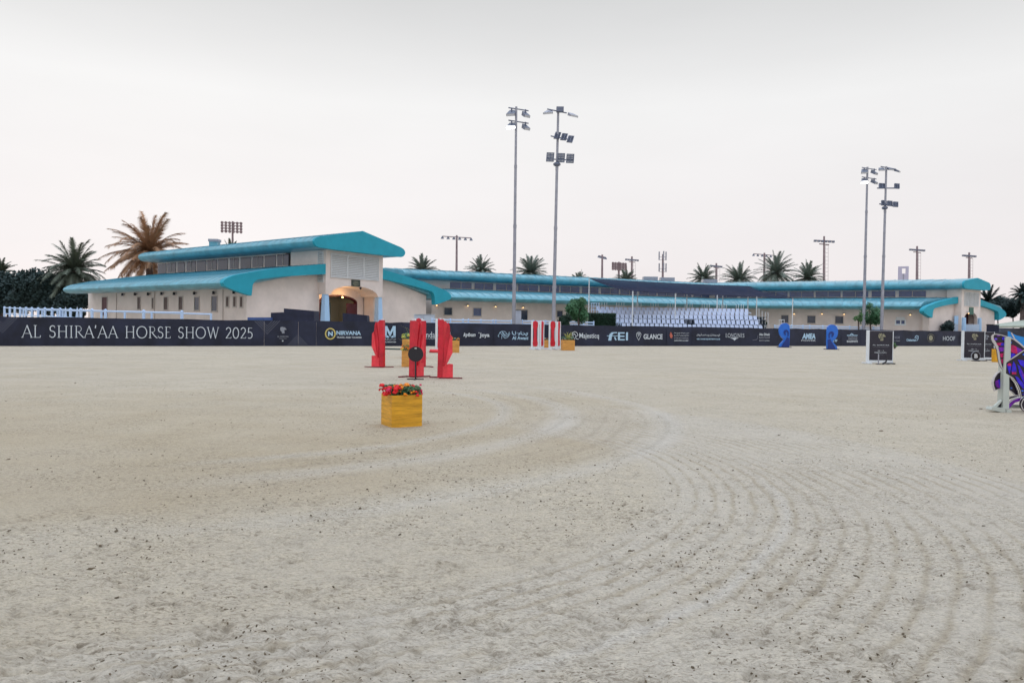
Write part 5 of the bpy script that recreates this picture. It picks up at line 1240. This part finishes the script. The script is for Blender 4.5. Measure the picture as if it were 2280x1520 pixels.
for q, mt in (((ell(290,188,32,22)), mCc), (ell(292,186,16,11), mDd), (ell(425,178,32,26), mBb), (ell(330,132,30,12), mCc), ([(300,255),(440,245),(435,300),(320,295)], mA), ([(380,255),(440,245),(435,300),(370,297)], mBb), ([(330,330),(430,318),(420,395),(350,400)], mCc), ([(400,322),(430,318),(420,395),(395,395)], mBb), ([(358,435),(420,425),(415,500),(375,500)], mA), ([(375,530),(415,525),(412,600),(392,600)], mA),
   ([(530,290),(590,290),(680,340),(740,375),(640,440),(560,410),(530,380)], mA), ([(640,320),(700,350),(745,378),(660,425)], mCc), ([(530,430),(600,430),(625,455),(540,515),(520,510)], mBb), (ell(545,248,18,10), mDd), (ell(470,640,1,1), mDd)):
    cell(q, mt, u_, -.015)
for q, mt in (([(485,610),(520,592),(550,610),(545,690),(522,780),(500,720),(480,650)], mBb), ([(490,608),(520,592),(550,608),(547,640),(488,640)], mA), ([(588,560),(620,620),(640,720),(632,780),(560,775),(555,720),(570,620)], mBb), ([(560,745),(636,745),(632,785),(560,782)], mA),
   ([(655,535),(760,550),(900,600),(900,800),(800,700),(700,620)], mBb), ([(650,615),(690,640),(760,780),(820,920),(900,1000),(760,930),(690,780)], mBb), ([(700,690),(760,790),(900,950),(900,1000),(780,930)], mCc), ([(610,815),(660,830),(740,920),(800,1030),(740,1020),(660,920)], mBb), ([(700,950),(770,1000),(800,1035),(740,1020)], mA), (ell(755,448,14,16), mDd), (ell(740,1062,20,16), mDd), (ell(750,1120,12,10), mBb), ([(780,620),(1100,640),(1100,900),(900,780)], mA), ([(820,420),(1100,360),(1100,560),(900,520)], mBb)):
    cell(q, mt, mw, -.010)
for q, mt in (([(320,905),(395,870),(400,960),(395,1025),(350,1010),(320,960)], mCc), ([(370,880),(400,870),(400,1010),(380,960)], mBb), (ell(540,985,22,24), mBb), (ell(595,1020,18,14), mDd)):
    cell(q, mt, lw, -.086)
# two curled tails and the round drum
for q, o1 in (([(490,1185),(560,1155),(650,1140),(720,1150),(660,1165),(560,1195),(490,1235)], -.04), ([(440,1355),(490,1290),(570,1220),(650,1185),(725,1168),(690,1240),(620,1260),(560,1310),(510,1375)], -.012), ([(295,1350),(388,1250),(388,1350)], -.04)):
    P = bp(q); mb = MB(); mb.plate(pl, P, o1-.03, o1); t_ = mb.build('tail_panel', mCc if o1 > -.03 else m_wingd, bw); mb = MB(); mb.ribbon(pl, P[:len(P)//2+1], .014, o1+.002); mb.build('edge_trim', m_edge, t_)
P = bp([(265,1320),(388,1215),(388,1245),(295,1348),(265,1348)]); mb = MB(); mb.plate(pl, P, -.06, .0); mb.build('brace', m_cream, bw)
P = bp(ell(845, 1290, 155, 140, 28)); mb = MB(); mb.plate(pl, P, -.02, .04); d = mb.build('round_panel', m_wingd, bw); mb = MB(); mb.ribbon(pl, P, .018, .043, True); mb.build('edge_trim', m_edge, d)
# post and feet
P = bp([(462,152),(530,152),(520,540),(450,590),(443,765),(500,800),(497,1360),(395,1360),(412,700),(432,245),(458,240)]); mb = MB(); mb.plate(pl, bp([(462,152),(530,152),(522,520),(497,1360),(395,1360),(412,700),(432,245),(458,240)]), -.16, -.025); mb.build('post', m_cream, bw)
P = bp([(437,160),(530,152),(522,520),(450,588),(443,768),(500,800),(497,1370),(395,1360),(412,700),(432,245)]); mb = MB(); mb.plate(pl, P, -.012, .02); mb.build('post_cover', m_cream, bw)
P = bp([(175,1375),(200,1330),(385,1345),(420,1380),(425,1438),(180,1380)]); mb = MB(); mb.plate(pl, P, -.12, .05); mb.build('foot', m_cream, bw)
P = bp([(432,1380),(515,1382),(515,1450),(432,1440)]); mb = MB(); mb.plate(pl, P, -.12, .06); mb.build('foot', m_cream, bw)
P = bp([(580,1310),(1200,1330),(1200,1370),(520,1375)]); mb = MB(); mb.plate(pl, P, -.25, -.2); mb.build('ground_rail', m_cream, bw)
# blue panel behind
g2 = gnd(2262, 890); plb = Plane((g2.x, g2.y), (1, 0)); bo = thing('wing_panel', (g2.x, g2.y, 0), 'bright blue leaf-shaped jump wing rising behind the butterfly one', 'jump wing')
def bpp(L_): return [plb.hit(2180+x/7.6, 730+y/7.6) for x, y in L_]
mb = MB(); mb.plate(plb, bpp([(508,55),(560,90),(640,128),(760,155),(1100,200),(1150,700),(800,1250),(740,1250),(760,340),(600,205),(530,175),(508,150)]), -.05, 0); b_ = mb.build('leaf', m_sky, bo)
mb = MB(); mb.ribbon(plb, bpp([(545,85),(570,130),(600,190),(660,240),(720,290),(760,330)]), .03, .006); mb.build('vein', m_edge, b_)
mb = MB(); a0 = bpp([(760,1250)])[0]; mb.pbox(plb, a0[0]-.1, a0[0]+.5, 0, .06, -.3, .3); mb.build('foot', m_cream, bo)
